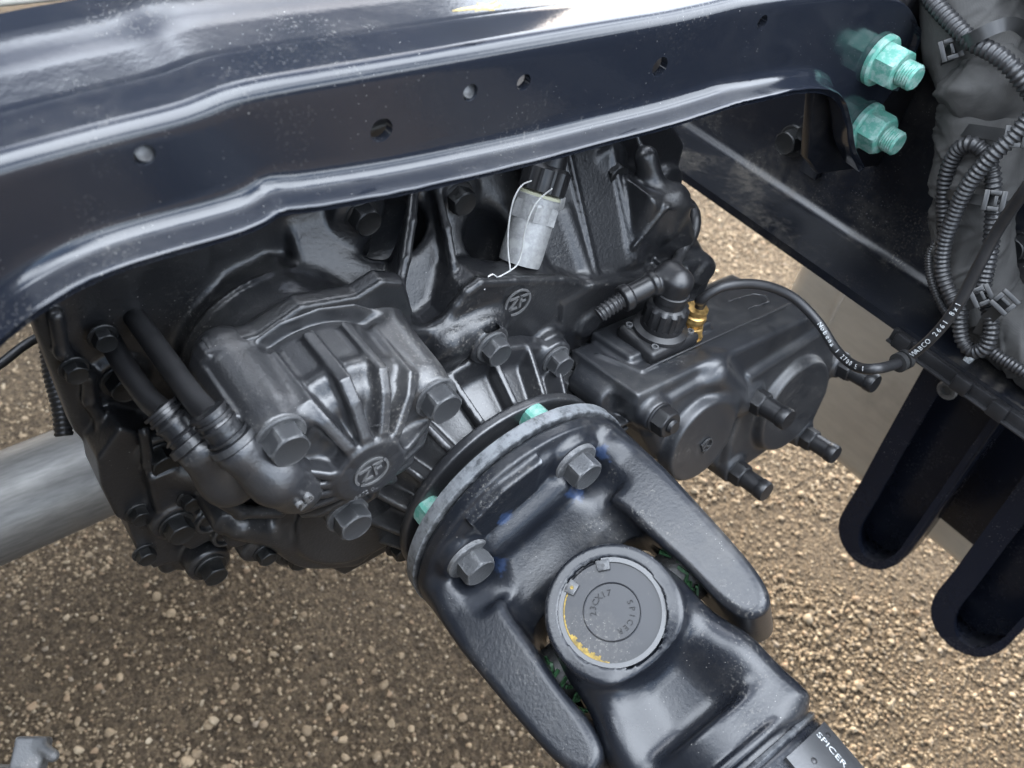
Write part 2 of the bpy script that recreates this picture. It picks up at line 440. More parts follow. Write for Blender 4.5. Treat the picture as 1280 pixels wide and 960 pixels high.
M['white'] = plain('white_print', (.36, .37, .37), .6, var=.5, vs=700)
M['tie'] = plain('cable_tie_nylon', (.020, .020, .020), .36)
M['paintmark'] = plain('blue_paint_mark', (.035, .075, .19), .5)
M['recess'] = plain('stamped_lettering', (.004, .004, .005), .6)
M['rust'] = plain('yellow_rust', (.22, .15, .03), .7, var=.5, vs=300)
M['moss'] = plain('green_grease', (.02, .06, .025), .5, var=.6, vs=300)
def cloth():
    m = NT('grey_cloth_sleeve'); wv = m.n('TexWave'); wv.inputs['Scale'].default_value = 330; m.link(m.co, wv.inputs['Vector'])
    f = m.noise(30, 5, .6); c = m.mix(m.ramp(f, .3, .7), (.030, .029, .0275), (.050, .0485, .046))
    b = m.bump(wv.outputs['Fac'], .12, .0004); b = m.bump(m.noise(26, 2, .4, dist=1.2), .45, .006, b)
    m.set(Base_Color=c, Roughness=.78, Normal=b); return m.m
M['cloth'] = cloth()
def steel(name, base, rough, sc):
    m = NT(name); mp = m.n('Mapping'); mp.inputs['Scale'].default_value = sc; m.link(m.co, mp.inputs[0])
    f = m.noise(20, 5, .6, mp.outputs[0]); g = m.noise(7, 5, .6)
    lo = tuple(c * (.9 if sc[0] == 1 else .7) for c in base)
    c = m.mix(m.ramp(f, .3, .7), lo, base); c = m.mix(m.ramp(g, .5, .8, 0, .6), c, (.16, .13, .095))
    m.set(Base_Color=c, Metallic=.45, Roughness=m.ramp(g, .3, .7, rough - .08, rough + .1)); return m.m
M['tank'] = steel('brushed_tank_metal', (.56, .52, .455), .42, (1, 1, 4))
M['pipe'] = steel('aluminised_pipe', (.155, .152, .146), .46, (2, 14, 14))
def soil():
    m = NT('gravel_soil'); co = m.co
    a = m.noise(1.1, 4, .6); b = m.noise(60, 6, .7); v = m.n('TexVoronoi'); v.inputs['Scale'].default_value = 175; m.link(co, v.inputs['Vector'])
    sep = m.n('SeparateColor'); m.link(v.outputs['Color'], sep.inputs[0])
    c = m.mix(sep.outputs[0], (.058, .041, .026), (.155, .114, .072)); c = m.mix(m.ramp(a, .4, .6, 0, .35), c, (.10, .077, .052)); c = m.mix(m.ramp(b, .3, .62, .75, 0), c, (.045, .034, .023))
    n1 = m.bump(v.outputs['Distance'], 1., .008); n1.node.invert = True; n1 = m.bump(b, .8, .008, n1)
    m.set(Base_Color=c, Roughness=.95, Normal=n1, Specular_IOR_Level=.2); return m.m
M['soil'] = soil()
def stone():
    m = NT('gravel_stones'); at = m.n('Attribute', attribute_name='tint'); f = m.noise(160, 4, .6)
    m.set(Base_Color=m.mix(m.ramp(f, .25, .8, 0, .45), at.outputs['Color'], (.07, .053, .037)), Roughness=.85, Specular_IOR_Level=.3, Normal=m.bump(m.noise(420, 3), .4, .001)); return m.m
M['stone'] = stone()
M['cab'] = paint('cab_dark_paint', (.010, .012, .018), .3, .1, 300, .0004, .1, .2)
M['leaf'] = plain('dry_leaf', (.48, .36, .14), .8, var=.3, vs=500)
M['label'] = plain('printed_tag', (.03, .12, .30), .5)

# ------------------------------------------------------------------ shared bolts (axis +Z, seat at z=0)
def hex_mesh(name, af, hh, wr, wh, stud_r=0, stud_l=0, thread=False, dish=True):
    b = bmesh.new()
    def ring(r, z, n, ph=0): return [b.verts.new((r * math.cos(2 * math.pi * i / n + ph), r * math.sin(2 * math.pi * i / n + ph), z)) for i in range(n)]
    def bridge(A, B):
        n = len(A)
        for i in range(n): b.faces.new((A[i], A[(i + 1) % n], B[(i + 1) % n], B[i]))
    if wr:
        n = 28; A = ring(wr, 0, n); B = ring(wr, wh * .7, n); C_ = ring(wr - wh * .35, wh, n); bridge(A, B); bridge(B, C_); b.faces.new(C_); b.faces.new(A[::-1])
    z0 = wh if wr else 0; rc = af / 2 / math.cos(math.pi / 6)
    # hex with chamfered crown: 24-gon rings that follow the hexagon
    n = 36
    def hexr(ang): return af / 2 / math.cos((ang + math.pi / 6) % (math.pi / 3) - math.pi / 6)
    def hring(z, lim): return [b.verts.new((min(hexr(2 * math.pi * i / n), lim) * math.cos(2 * math.pi * i / n), min(hexr(2 * math.pi * i / n), lim) * math.sin(2 * math.pi * i / n), z)) for i in range(n)]
    A = hring(z0 - .0002, 9); B = hring(z0 + hh * .80, 9); C_ = hring(z0 + hh * .93, af / 2 * 1.06); D_ = hring(z0 + hh, af / 2 * .95)
    bridge(A, B); bridge(B, C_); bridge(C_, D_)
    top = D_
    if dish and not stud_r:
        E_ = hring(z0 + hh - .0004, af / 2 * .80); bridge(D_, E_); top = E_
    b.faces.new(top)
    if stud_r:
        m = 24; L = z0 + hh; prev = ring(stud_r, L - .001, m); z = L - .001
        if thread:
            p = .0019; st = int((stud_l - .002) / (p / 2))
            for i in range(st):
                z += p / 2; cur = ring(stud_r if i % 2 else stud_r * .89, z, m); bridge(prev, cur); prev = cur
        else:
            z = L + stud_l - .002; cur = ring(stud_r, z, m); bridge(prev, cur); prev = cur
        cur = ring(stud_r * .84, z + .0016, m); bridge(prev, cur); b.faces.new(cur)
    me = bpy.data.meshes.new(name); bmesh.ops.recalc_face_normals(b, faces=b.faces); b.to_mesh(me); b.free()
    me.polygons.foreach_set('use_smooth', np.ones(len(me.polygons), bool)); me.set_sharp_from_angle(angle=R(24))
    return me
def boltset(key, mat, *a, **k):
    me = hex_mesh(key, *a, **k); me.materials.append(M[mat]); return me
BM = boltset('hex_bolt', 'bolt', .018, .0095, .0125, .002)
BS = boltset('hex_bolt_small', 'cast_dark', .016, .009, .0115, .002)
BF = boltset('flange_bolt', 'bolt_grey', .021, .012, .0165, .003)
BT = boltset('flange_nut_teal', 'teal', .0275, .0155, .0185, .005, .0095, .014, thread=True)
BN = boltset('flange_nut_small', 'teal', .022, .013, 0, 0, .0075, .004)
AN = boltset('nut_on_stud', 'plastic', .0180, .010, .0115, .0015, .0052, .005, thread=True)
AS = boltset('nut_long_stud', 'plastic', .0190, .011, 0, 0, .0084, .020)
YN = V(0, -1, 0)
def smears(mat, spots, colr):
    t = NT.__new__(NT); t.m = mat; t.t = mat.node_tree; t.b = t.t.nodes['Principled BSDF']; t.co = t.t.nodes.new('ShaderNodeTexCoord').outputs['Object']
    lk_ = t.b.inputs['Base Color'].links[0].from_socket; nz = t.noise(95, 5, .65); tot = None
    for p, r_ in spots:
        vm = t.n('VectorMath', operation='DISTANCE'); t.link(t.co, vm.inputs[0]); vm.inputs[1].default_value = tuple(float(q) for q in p)
        k = t.ramp(t.math('ADD', t.math('DIVIDE', vm.outputs['Value'], r_), t.math('MULTIPLY', nz, 1.5)), 1.35, 1.05)
        tot = k if tot is None else t.math('MAXIMUM', tot, k)
    t.link(t.mix(t.math('MULTIPLY', tot, .28), lk_, colr), t.b.inputs['Base Color'])

# ================================================================== SETTING
g = MB().add([(-60, -60, 0), (60, -60, 0), (60, 60, 0), (-60, 60, 0)], [[0, 1, 2, 3]]).mesh('ground', smooth=False)
tag(obj('ground', g, M['soil']), kind='structure')

def gravel():
    bm = bmesh.new(); bmesh.ops.create_icosphere(bm, subdivisions=1, radius=1); bm.verts.ensure_lookup_table()
    v0 = np.array([v.co[:] for v in bm.verts]); f0 = np.array([[v.index for v in f.verts] for f in bm.faces]); bm.free()
    bm = bmesh.new(); bmesh.ops.create_icosphere(bm, subdivisions=2, radius=1); bm.verts.ensure_lookup_table()
    v1 = np.array([v.co[:] for v in bm.verts]); f1 = np.array([[v.index for v in f.verts] for f in bm.faces]); bm.free()
    rs = np.random.RandomState(3); VV = []; FF = []; CC = []; off = 0
    for (bv, bf, n, s0, s1) in ((v0, f0, 74000, .0017, .0050), (v1, f1, 4200, .0036, .0095)):
        shapes = []
        for q in range(24):
            k = bv.copy()
            for _ in range(5):
                d = unit(rs.normal(size=3)); c = rs.uniform(.35, .75); h = k @ d; k = k - np.maximum(h - c, 0)[:, None] * d
            k = k * (1 + rs.normal(0, .06, (len(k), 1))); shapes.append(k)
        shapes = np.array(shapes); nv = len(bv)
        c = np.stack([rs.uniform(-.7, 2.3, n * 6), rs.uniform(-.5, 1.9, n * 6)], 1)
        q = MC @ (np.c_[c, np.zeros(len(c))] - CAM).T; u_, v_ = 640 + FPX * q[0] / q[2], 480 + FPX * q[1] / q[2]
        c = c[(u_ > -80) & (u_ < 1360) & (v_ > 150) & (v_ < 1040)]; bare = np.sin(c[:, 0] * 4.3 + 1.7 * np.sin(c[:, 1] * 3.1)) * np.sin(c[:, 1] * 5.2 + 1.3 * np.sin(c[:, 0] * 6.1)) + .35 * np.sin(c[:, 0] * 17 + c[:, 1] * 13); c = c[(bare < .25) | (rs.uniform(size=len(c)) < .38)]
        n = min(n, len(c)); c = c[:n]      # only where the ground is in view
        clump = .5 + .5 * np.sin(c[:, 0] * 9 + 2 * np.sin(c[:, 1] * 7)) * np.sin(c[:, 1] * 11 + 2 * np.sin(c[:, 0] * 5))
        s = s0 + (s1 - s0) * rs.beta(1.3, 3.2, n) * (.75 + .5 * clump)
        ang = rs.uniform(0, 2 * np.pi, n); fl = rs.uniform(.55, .95, n)
        P = shapes[rs.randint(0, 24, n)] * s[:, None, None] * np.stack([rs.uniform(.9, 1.35, n), np.ones(n), fl], 1)[:, None, :]
        ca, sa = np.cos(ang)[:, None], np.sin(ang)[:, None]
        P = np.stack([P[..., 0] * ca - P[..., 1] * sa, P[..., 0] * sa + P[..., 1] * ca, P[..., 2]], 2)
        P[..., 0] += c[:, 0, None]; P[..., 1] += c[:, 1, None]; P[..., 2] += (s * rs.uniform(-.1, .55, n) + .003 * clump)[:, None]
        base = np.array([[.198, .148, .094], [.235, .178, .115], [.155, .114, .072], [.265, .210, .142], [.205, .142, .088], [.175, .140, .102], [.31, .255, .18]])
        pk = rs.choice(7, n, p=[.27, .24, .22, .08, .10, .07, .02]); col = base[pk] * rs.uniform(.92, 1.42, (n, 1))
        VV.append(P.reshape(-1, 3)); FF.append((bf[None] + (np.arange(n) * nv)[:, None, None]).reshape(-1, 3) + off); CC.append(np.repeat(col, nv, 0)); off += n * nv
    me = new_mesh('gravel', np.concatenate(VV), np.concatenate(FF)); C_ = np.concatenate(CC)
    a = me.color_attributes.new('tint', 'FLOAT_COLOR', 'POINT'); a.data.foreach_set('color', np.c_[C_, np.ones(len(C_))].astype(np.float32).ravel())
    o = obj('gravel', me, M['stone']); tag(o, 'loose tan and brown gravel covering the ground', 'gravel', kind='stuff')
gravel()

# ---------------- frame rail (C section, opening towards the gearbox)
RAIL_Z, LIP, WEB = .800, .340, .412
rail = thing('frame_rail', (WEB, .2, RAIL_Z), 'black chassis frame rail running down the right with dusty bottom flange', 'frame rail')
def arc(cx, cz, r, a0, a1, n=5): return [(cx + r * math.cos(R(a0 + (a1 - a0) * i / n)), cz + r * math.sin(R(a0 + (a1 - a0) * i / n))) for i in range(n + 1)]
inner = [(LIP, RAIL_Z)] + arc(WEB - .012, RAIL_Z + .012, .012, -90, 0) + arc(WEB - .012, 1.080 - .012, .012, 0, 90) + [(LIP, 1.080)]
outer = [(LIP, 1.088)] + arc(WEB - .012, 1.080 - .012, .020, 90, 0) + arc(WEB - .012, RAIL_Z + .012, .020, 0, -90) + [(LIP, RAIL_Z - .008)]
prof = inner + outer
mb = MB(); n = len(prof); ys = np.linspace(-2.6, 1.5, 24); vs = [(x, y, z) for y in ys for x, z in prof]
fs = [[i * n + j, i * n + (j + 1) % n, (i + 1) * n + (j + 1) % n, (i + 1) * n + j] for i in range(len(ys) - 1) for j in range(n)]
mb.add(vs, fs); obj('channel', mb.mesh('channel'), M['rail'], rail)
for (px, py, s) in ((1273, 308, 1.1), (1276, 398, 1.1), (992, 176, 1.3), (1010, 165, .8)):
    place('hex_bolt', BS, rail, U(px, py, 'X', WEB - .0005), (-1, 0, 0), .3, s)
mb = MB().box((WEB - .004, .115, .875), (.003, .010, .045))
obj('stiffener', mb.mesh('stiffener', bevel=.002), M['rail'], rail)

# the matching rail on the left of the truck, outside the picture, and the cab ahead of it
lr = bpy.data.objects.new('frame_rail_left', rail.children[0].data); COL.objects.link(lr); lr.location = (-WEB, .2, RAIL_Z); lr.scale = (-1, 1, 1); tag(lr, kind='structure')

tc_ = obj('truck_cab', MB().box((0, 2.55, 1.9), (1.40, 1.1, .92)).mesh('truck_cab', bevel=.08, seg=4), M['cab']); tag(tc_, kind='structure')

lt = obj('shade_box_left', MB().box((-.92, -.1, .66), (.28, 1.2, .36)).mesh('shade_box_left', bevel=.03), M['tank']); tag(lt, kind='structure')  # added unseen block, placed to shade the left ground from the sky

# ---------------- crossmember: pressed channel above the gearbox
XMY = .05
def xm_curve(pts, n=7): return spline([(a, 0, b) for a, b in pts], n)[:, [0, 2]]
lowb = xm_curve([(-.62, .86), (-.44, .895), (-.34, .930), (-.30, .957), (-.275, .976), (-.250, .989), (-.223, .9955), (-.174, .9975), (-.156, 1.002), (-.135, .9995), (-.089, .996), (-.022, .994), (.03, .994), (.082, .994),
                 (.118, .9955), (.137, .9965), (.165, .9955), (.205, .9935), (.238, .987), (.263, .974), (.284, .953), (.303, .929), (.328, .908)])
upb = xm_curve([(-.62, .985), (-.44, 1.005), (-.34, 1.020), (-.30, 1.0265), (-.275, 1.030), (-.250, 1.0335), (-.215, 1.037), (-.185, 1.0395), (-.165, 1.0435), (-.145, 1.0445), (-.10, 1.0445), (-.03, 1.0445), (.03, 1.0445), (.078, 1.0445),
                (.110, 1.0455), (.135, 1.0465), (.17, 1.0455), (.215, 1.0435), (.265, 1.040), (.305, 1.034), (.337, 1.021), (.360, 1.000), (.366, .955)])
def norms(c):
    t = np.gradient(c, axis=0); t /= np.linalg.norm(t, axis=1)[:, None]; return np.stack([-t[:, 1], t[:, 0]], 1)
nl = -norms(lowb); nu = norms(upb); ns_ = len(lowb); rows = []
wl = np.interp(lowb[:, 0], [-.62, -.3, .19, .225, .27, .31], [.007, .007, .0065, .008, .009, .014])   # lower flange width
wu = np.interp(upb[:, 0], [-.62, .22, .30, .36], [1, 1, .25, 0.02])
rl = np.interp(lowb[:, 0], [-.62, .17, .23, .31], [.0085, .008, .007, .006])
rng = np.random.RandomState(5)
for i in range(ns_):
    r = .0078; col = []
    ui = upb[i] - nu[i] * .0095; li = lowb[i] - nl[i] * .0025
    top = [(.092, .0042), (.086, .0036), (.078, .0035), (.075, .0036), (.064, -.0014), (.054, -.0040), (.040, -.0066), (.034, -.0079), (.0315, -.0068), (.0300, -.0050), (.0285, -.0056), (.0270, -.0058), (.025, -.0040), (.0225, -.0006), (.021, .0003), (.0195, 0), (.016, 0)]
    for dy, dz in top:
        col.append((ui[0] + nu[i][0] * (r + dz) * (1 if wu[i] > .9 else wu[i] + .15), XMY + r * wu[i] + dy * wu[i], ui[1] + nu[i][1] * (r + dz * wu[i]) * max(wu[i], .12)))
    for a in (90, 72, 54, 36, 18, 0):
        p = ui + nu[i] * r * math.sin(R(a)) * max(wu[i], .12); col.append((p[0], XMY + r * wu[i] * (1 - math.cos(R(a))), p[1]))
    for k in range(1, 9):
        p = ui + (li - ui) * k / 9; col.append((p[0], XMY, p[1]))
    for a in (0, 15, 30, 45, 60, 75, 88):
        p = li + nl[i] * rl[i] * math.sin(R(a)); col.append((p[0], XMY - rl[i] * (1 - math.cos(R(a))), p[1]))
    yl = XMY - rl[i]; pe = li + nl[i] * rl[i]
    for q in (.35, .7, 1.0): col.append((pe[0] + nl[i][0] * .0012 * q, yl - wl[i] * q, pe[1] + nl[i][1] * .0012 * q + (rng.normal(0, .00012) if q == 1 else 0)))
    x_, y_, z_ = col[-1]; col.append((x_ + nl[i][0] * .0003, y_ - .0006, z_ + nl[i][1] * .0003)); col.append((x_ + nl[i][0] * .0009, y_ - .0010, z_ + nl[i][1] * .0009)); rows.append(col)
A = np.array(rows); m_ = A.shape[1]
# thickness: offset along vertex normals, both skins joined round the rim
gu = np.gradient(A, axis=0); gv = np.gradient(A, axis=1); nn = np.cross(gv, gu); nn /= np.linalg.norm(nn, axis=2)[..., None]
if nn[ns_ // 2, 24][1] > 0: nn = -nn
B = A - nn * .0050
def grid_faces(nr, nc, o, flip): return [([o + i * nc + j, o + i * nc + j + 1, o + (i + 1) * nc + j + 1, o + (i + 1) * nc + j])[::-1 if flip else 1] for i in range(nr - 1) for j in range(nc - 1)]
vs = np.concatenate([A.reshape(-1, 3), B.reshape(-1, 3)]); fs = grid_faces(ns_, m_, 0, False) + grid_faces(ns_, m_, ns_ * m_, True)
o2 = ns_ * m_
for i in range(ns_ - 1):
    fs.append([i * m_, (i + 1) * m_, o2 + (i + 1) * m_, o2 + i * m_]); fs.append([i * m_ + m_ - 1, o2 + i * m_ + m_ - 1, o2 + (i + 1) * m_ + m_ - 1, (i + 1) * m_ + m_ - 1])
for j in range(m_ - 1):
    fs.append([j, o2 + j, o2 + j + 1, j + 1]); e = (ns_ - 1) * m_; fs.append([e + j, e + j + 1, o2 + e + j + 1, o2 + e + j])
me = MB().add(vs, fs).mesh('pressing')
xm = thing('crossmember', (0, XMY, 1.02), 'glossy black pressed crossmember with a row of holes above the gearbox', 'crossmember')
cut = MB()
for px, py, d in ((181, 194, .0085), (477, 163, .0115), (588, 116, .0085), (655, 103, .0085), (825, 84, .0115), (953, 28, .0085)):
    P = U(px, py, 'Y', XMY); cut.prism([(d / 2 * math.cos(2 * math.pi * i / 24), d / 2 * math.sin(2 * math.pi * i / 24)) for i in range(24)], (P[0], 0, P[2]), (1, 0, 0), (0, 0, 1), (0, 1, 0), XMY - .004, XMY + .012)
tmp = bpy.data.objects.new('x', me); COL.objects.link(tmp); tc = bpy.data.objects.new('c', cut.mesh('c', smooth=False)); COL.objects.link(tc)
bo = tmp.modifiers.new('b', 'BOOLEAN'); bo.operation = 'DIFFERENCE'; bo.object = tc; bo.solver = 'EXACT'
me2 = bpy.data.meshes.new_from_object(tmp.evaluated_get(bpy.context.evaluated_depsgraph_get()))
bpy.data.objects.remove(tmp); bpy.data.objects.remove(tc)
me2.polygons.foreach_set('use_smooth', np.ones(len(me2.polygons), bool)); me2.materials.clear()
obj('pressing', me2, M['frame'], xm, sharp=40)
# the two holes that show a metal glint have plugs behind
plug = lathe([(.0046, 0), (.0046, .003), (.002, .0045), (0, .0045)], 20, 'hole_plug'); plug.materials.append(M['bolt_grey'])
for px, py in ((181, 194), (588, 116)):
    P = U(px, py, 'Y', XMY); place('hole_plug', plug, xm, (P[0] + .001, XMY + .0062, P[2] - .001), (0.2, -1, .5))
for q, (px, py) in enumerate(((1098, 74), (1080, 156))):
    P = U(px, py, 'Y', XMY); place('flange_nut', BT, xm, (P[0], XMY - .0002, P[2]), YN, .2 + q * .35)
# gusset behind the right end, tied to the rail
gs = thing('rail_gusset', (.38, .066, .84), 'dark steel gusset plate joining crossmember end to frame rail', 'gusset')
mb = MB().prism([(.288, .905), (.315, .885), (.411, .87), (.411, 1.03), (.27, 1.03), (.258, .965)], (0, 0, 0), (1, 0, 0), (0, 0, 1), (0, 1, 0), .0575, .066)
obj('plate', mb.mesh('plate', bevel=.002), M['rail'], gs)

# ================================================================== GEARBOX
gb = thing('gearbox', (0, .2, .60), 'black cast gearbox with ribbed rear end under the crossmember', 'gearbox')
def gearbox_case():
    s = SDF((-.275, .045, .56), (.285, .40, .985), .0016)
    k = .006
    s.box((-.02, .30, .74), (.19, .13, .125), .04, k)                          # main case
    s.poly((0, 0, 0), (0, 1, 0), (0, 0, 1), (1, 0, 0), [(.084, .832), (.142, .908), (.30, .908), (.30, .66), (.084, .66)], -.105, .165, .006, k)   # sloped rear top
    # bolted flange wall
    s.poly((0, 0, 0), (1, 0, 0), (0, 0, 1), (0, 1, 0), [(-.13, .955), (.02, .965), (.15, .945), (.215, .915), (.250, .880), (.252, .850), (.235, .815), (.20, .76), (.18, .64), (-.10, .60), (-.2, .64), (-.2, .90)], .142, .175, .008, .005)
    # rear wall with the raised rim
    rim = [U(px, py, 'Y', .080) for px, py in ((488, 398), (512, 411), (535, 411), (556, 398), (570, 380), (583, 362), (598, 351), (640, 349), (700, 348), (722, 352))]
    pts = [(p[0], p[2]) for p in rim]
    s.poly((0, 0, 0), (1, 0, 0), (0, 0, 1), (0, 1, 0), pts + [(.10, .835), (.13, .80), (.13, .64), (-.10, .62), (-.15, .70), (-.085, .86)], .076, .11, .002, .004)
    s.chain([p + V(0, -.0005, -.001) for p in rim], .0034, .002)
    s.cyl(V(.035, .06, .835) - V(.061, 0, -.048), V(.035, .12, .835) - V(.061, 0, -.048), .0042, .001, .002, True)    # lifting hole
    # boss ribs round the extension bolts
    for px, py in ((608, 425), (690, 440), (705, 463)):
        P = U(px, py, 'Y', .066); s.cyl(P, (P[0], .10, P[2]), .0155, .004, .006)
    P = U(560, 455, 'Y', .066); s.cyl(P, (P[0], .10, P[2]), .013, .003, .01)
    s.cap(U(560, 425, 'Y', .075), U(605, 395, 'Y', .085), .014, .018, .006)
    # breather boss
    P = U(648, 332, 'Y', .103); s.cone(P + V(0, .004, -.02), P + V(0, .0, .004), .026, .019, .003, .006)
    # fins A and B on the slope
    for (t, b_, r, dp) in (((516, 238), (496, 372), .0042, .03), ((548, 250), (570, 372), .0036, .02)):
        T_ = U(*t, 'Y', .131); B_ = U(*b_, 'Y', .090); mid = U((t[0] + b_[0]) / 2 + (8 if t[0] > 530 else 6), (t[1] + b_[1]) / 2, 'Y', .105)
        uu = unit(B_ - T_); vv = V(0, .79, -.61); vv = unit(vv - uu * (vv @ uu)); ww = np.cross(uu, vv); LL = np.linalg.norm(B_ - T_); bow = .004
        s.poly(T_, uu, vv, ww, [(-.01, 0), (LL * .3, -bow), (LL * .65, -bow), (LL, 0), (LL + .004, .03), (-.01, .03)], -r * .55, r * .55, .001, .004)
        s.chain([T_ - uu * .01, T_ + uu * LL * .3 - vv * bow, T_ + uu * LL * .65 - vv * bow, B_], r * .8, .002)
    s.ell(U(475, 300, 'Y', .142), (.034, .018, .030), .012, True)
    s.ell(U(600, 310, 'Y', .125), (.020, .016, .030), .012, True)
    # flange bolt bosses
    for px, py, r in ((570, 245, .018), (450, 268, .018), (762, 212, .019), (833, 237, .019)):
        P = U(px, py, 'Y', .134); s.cyl(P + V(0, .0, 0), P + V(0, .04, 0), r, .003, .005); s.cap(P + V(0, .012, 0), P + V(0, .012, -.03), r * .8, r * .7, .01)
    # right hand shift housing, proud of the slope
    s.poly((0, 0, 0), (1, 0, 0), (0, 0, 1), (0, 1, 0), [(.158, .885), (.20, .875), (.225, .835), (.246, .812), (.240, .77), (.21, .70), (.09, .70), (.10, .79), (.138, .81), (.150, .845)], .088, .150, .008, .008)
    s.poly((0, 0, 0), (1, 0, 0), (0, 0, 1), (0, 1, 0), [(.07, .83), (.10, .838), (.15, .825), (.235, .818), (.248, .806), (.244, .765), (.22, .69), (.09, .69)], .074, .090, .004, .004)
    s.ell((.19, .098, .865), (.016, .014, .020), .008); s.cap((.172, .118, .90), (.186, .092, .85), .009, .007, .01)
    for px, py in ((880, 341), (735, 405)):
        P = U(px, py, 'Y', .074); s.cyl(P - V(0, .003, 0), P + V(0, .02, 0), .011, .002, .006)
    s.cap((.10, .12, .87), (.105, .09, .835), .006, .005, .006)
    # pump barrel and its cheeks
    s.cyl((-.122, .085, .826), (-.122, .36, .826), .0605, .004, .007)
    s.poly((0, 0, 0), (1, 0, 0), (0, 0, 1), (0, 1, 0), [(-.182, .862), (-.178, .885), (-.150, .884), (-.125, .895), (-.09, .889), (-.074, .895), (-.058, .888), (-.050, .862), (-.06, .80), (-.10, .74), (-.17, .78)], .083, .097, .003, .006)
    s.chain([U(480, 372, 'Y', .094), U(440, 377, 'Y', .096), U(385, 377, 'Y', .105), U(360, 362, 'Y', .115), U(325, 318, 'Y', .150)], .0055, .005)
    # left flange
    lf = [(-.247, .90), (-.20, .93), (-.15, .93), (-.15, .635), (-.19, .635), (-.220, .66), (-.232, .71), (-.226, .74), (-.243, .80)]
    s.poly((0, 0, 0), (1, 0, 0), (0, 0, 1), (0, 1, 0), lf, .140, .165, .006, .008)
    for px, py, y in ((150, 475, .132), (200, 570, .112), (220, 655, .098), (263, 708, .098), (370, 690, .078)):
        P = U(px, py, 'Y', y + .004); s.cyl(P, P + V(0, .05, 0), .0155 if px > 110 else .010, .003, .005)
    s.box((-.175, .165, .69), (.045, .045, .035), .006, .004)
    s.box((-.205, .150, .72), (.020, .030, .03), .006, .008)
    s.cyl((-.085, .062, .728), (-.085, .2, .728), .074, .003, .004)            # lower round cover
    s.cyl((-.085, .056, .728), (-.085, .2, .728), .062, .002, .003)
    s.cap(U(300, 655, 'Y', .07), U(440, 690, 'Y', .07), .010, .010, .008)
    s.cap((-.20, .12, .77), (-.13, .09, .73), .018, .014, .006)
    for px, py in ((287, 655), (303, 672), (320, 690), (352, 678)):
        P = U(px, py, 'Y', .072); s.cyl(P, P + V(0, .05, 0), .010, .002, .006)
    pl = [U(px, py, 'Y', .118) for px, py in ((122, 575), (128, 610), (146, 648), (160, 655), (172, 690), (192, 712), (214, 704), (228, 716), (252, 700), (285, 694), (320, 650), (300, 610), (240, 570), (190, 545), (150, 535))]
    s.poly((0, 0, 0), (1, 0, 0), (0, 0, 1), (0, 1, 0), [(p[0], p[2]) for p in pl], .118, .150, .002, .002)
    pl = [U(px, py, 'Y', .104) for px, py in ((186, 600), (196, 640), (206, 672), (240, 690), (262, 678), (300, 640), (262, 610), (220, 585))]
    s.poly((0, 0, 0), (1, 0, 0), (0, 0, 1), (0, 1, 0), [(p[0], p[2]) for p in pl], .104, .130, .003, .002)
    for px, py in ((265, 655), (285, 672)):
        P = U(px, py, 'Y', .098); s.cyl(P, P + V(0, .02, 0), .0105, .002, .002); s.cyl(P - V(0, .01, 0), P + V(0, .004, 0), .0075, .001, .001, True)
    for px, py in ((104, 392), (100, 430)):
        P = U(px, py, 'Y', .130); s.cyl(P - V(0, .01, 0), P + V(0, .006, 0), .007, .002, .003, True)
    s.chain([U(px, py, 'Y', .136) for px, py in ((70, 395), (78, 440), (110, 470), (112, 500), (130, 530), (165, 545))], .004, .003)
    s.chain([U(px, py, 'Y', .112) for px, py in ((180, 540), (186, 580), (215, 610), (260, 628))], .0035, .003)
    s.chain([U(px, py, 'Y', .058) for px, py in ((262, 618), (300, 640), (350, 640))], .004, .004)
    # crisp ribs and parting lines
    X3 = ((1, 0, 0), (0, 0, 1), (0, 1, 0))
    for x_ in (.112, .152): s.poly((x_, 0, 0), (0, 1, 0), (0, 0, 1), (1, 0, 0), [(.084, .836), (.142, .914), (.15, .86), (.09, .80)], -.0018, .0018, .0008, .003)
    for x_, z0_ in ((.178, .80), (.205, .79), (.228, .78)): s.box((x_, .084, z0_), (.0016, .012, .028), .0008, .002)
    s.chain([(.165, .140, .925), (.185, .105, .872), (.222, .092, .835)], .0022, .003); s.chain([(.150, .089, .845), (.172, .0865, .876), (.205, .0865, .868)], .0018, .002)
    for y_ in (.125, .165, .205, .245): s.cyl((-.122, y_, .826), (-.122, y_ + .0022, .826), .0622, .0008, .002)
    for px, py in ((330, 690), (412, 694), (455, 690)):
        P = U(px, py, 'Y', .070); s.cyl(P, P + V(0, .05, 0), .0095, .002, .003)
    return s.mesh('housing')
obj('housing', gearbox_case(), M['cast'], gb)

def output_housing():
    s = SDF((-.125, .008, .595), (.125, .085, .845), .0013); c = lambda y: (0, y, .72)
    s.cyl(c(.0215), c(.0295), .0860, .002, .0); s.cyl(c(.012), c(.03), .070, .003, .003)
    s.cone(c(.028), c(.072), .060, .086, .002, .003)
    s.cyl(c(.064), c(.078), .100, .003, .004)
    for a in np.arange(0, 360, 20.0):
        a = R(a + 8); d = V(math.cos(a), 0, math.sin(a)); t = V(-math.sin(a), 0, math.cos(a))
        s.poly(FL, (0, 1, 0), d, t, [(.029, .050), (.029, .080), (.034, .081), (.064, .099), (.076, .099), (.076, .06)], -.0024, .0024, .001, .0025)
    for px, py in ((614, 433), (694, 449), (708, 470)):
        P = U(px, py, 'Y', .060); s.cyl(P, (P[0], .08, P[2]), .0150, .002, .006)
    for a in (152, 172, 195):
        a = R(a); s.cyl(V(.096 * math.cos(a), .058, .72 + .096 * math.sin(a)), V(.096 * math.cos(a), .08, .72 + .096 * math.sin(a)), .011, .002, .006)
    return s.mesh('output_housing')
oh = obj('output_housing', output_housing(), M['cover'], gb)
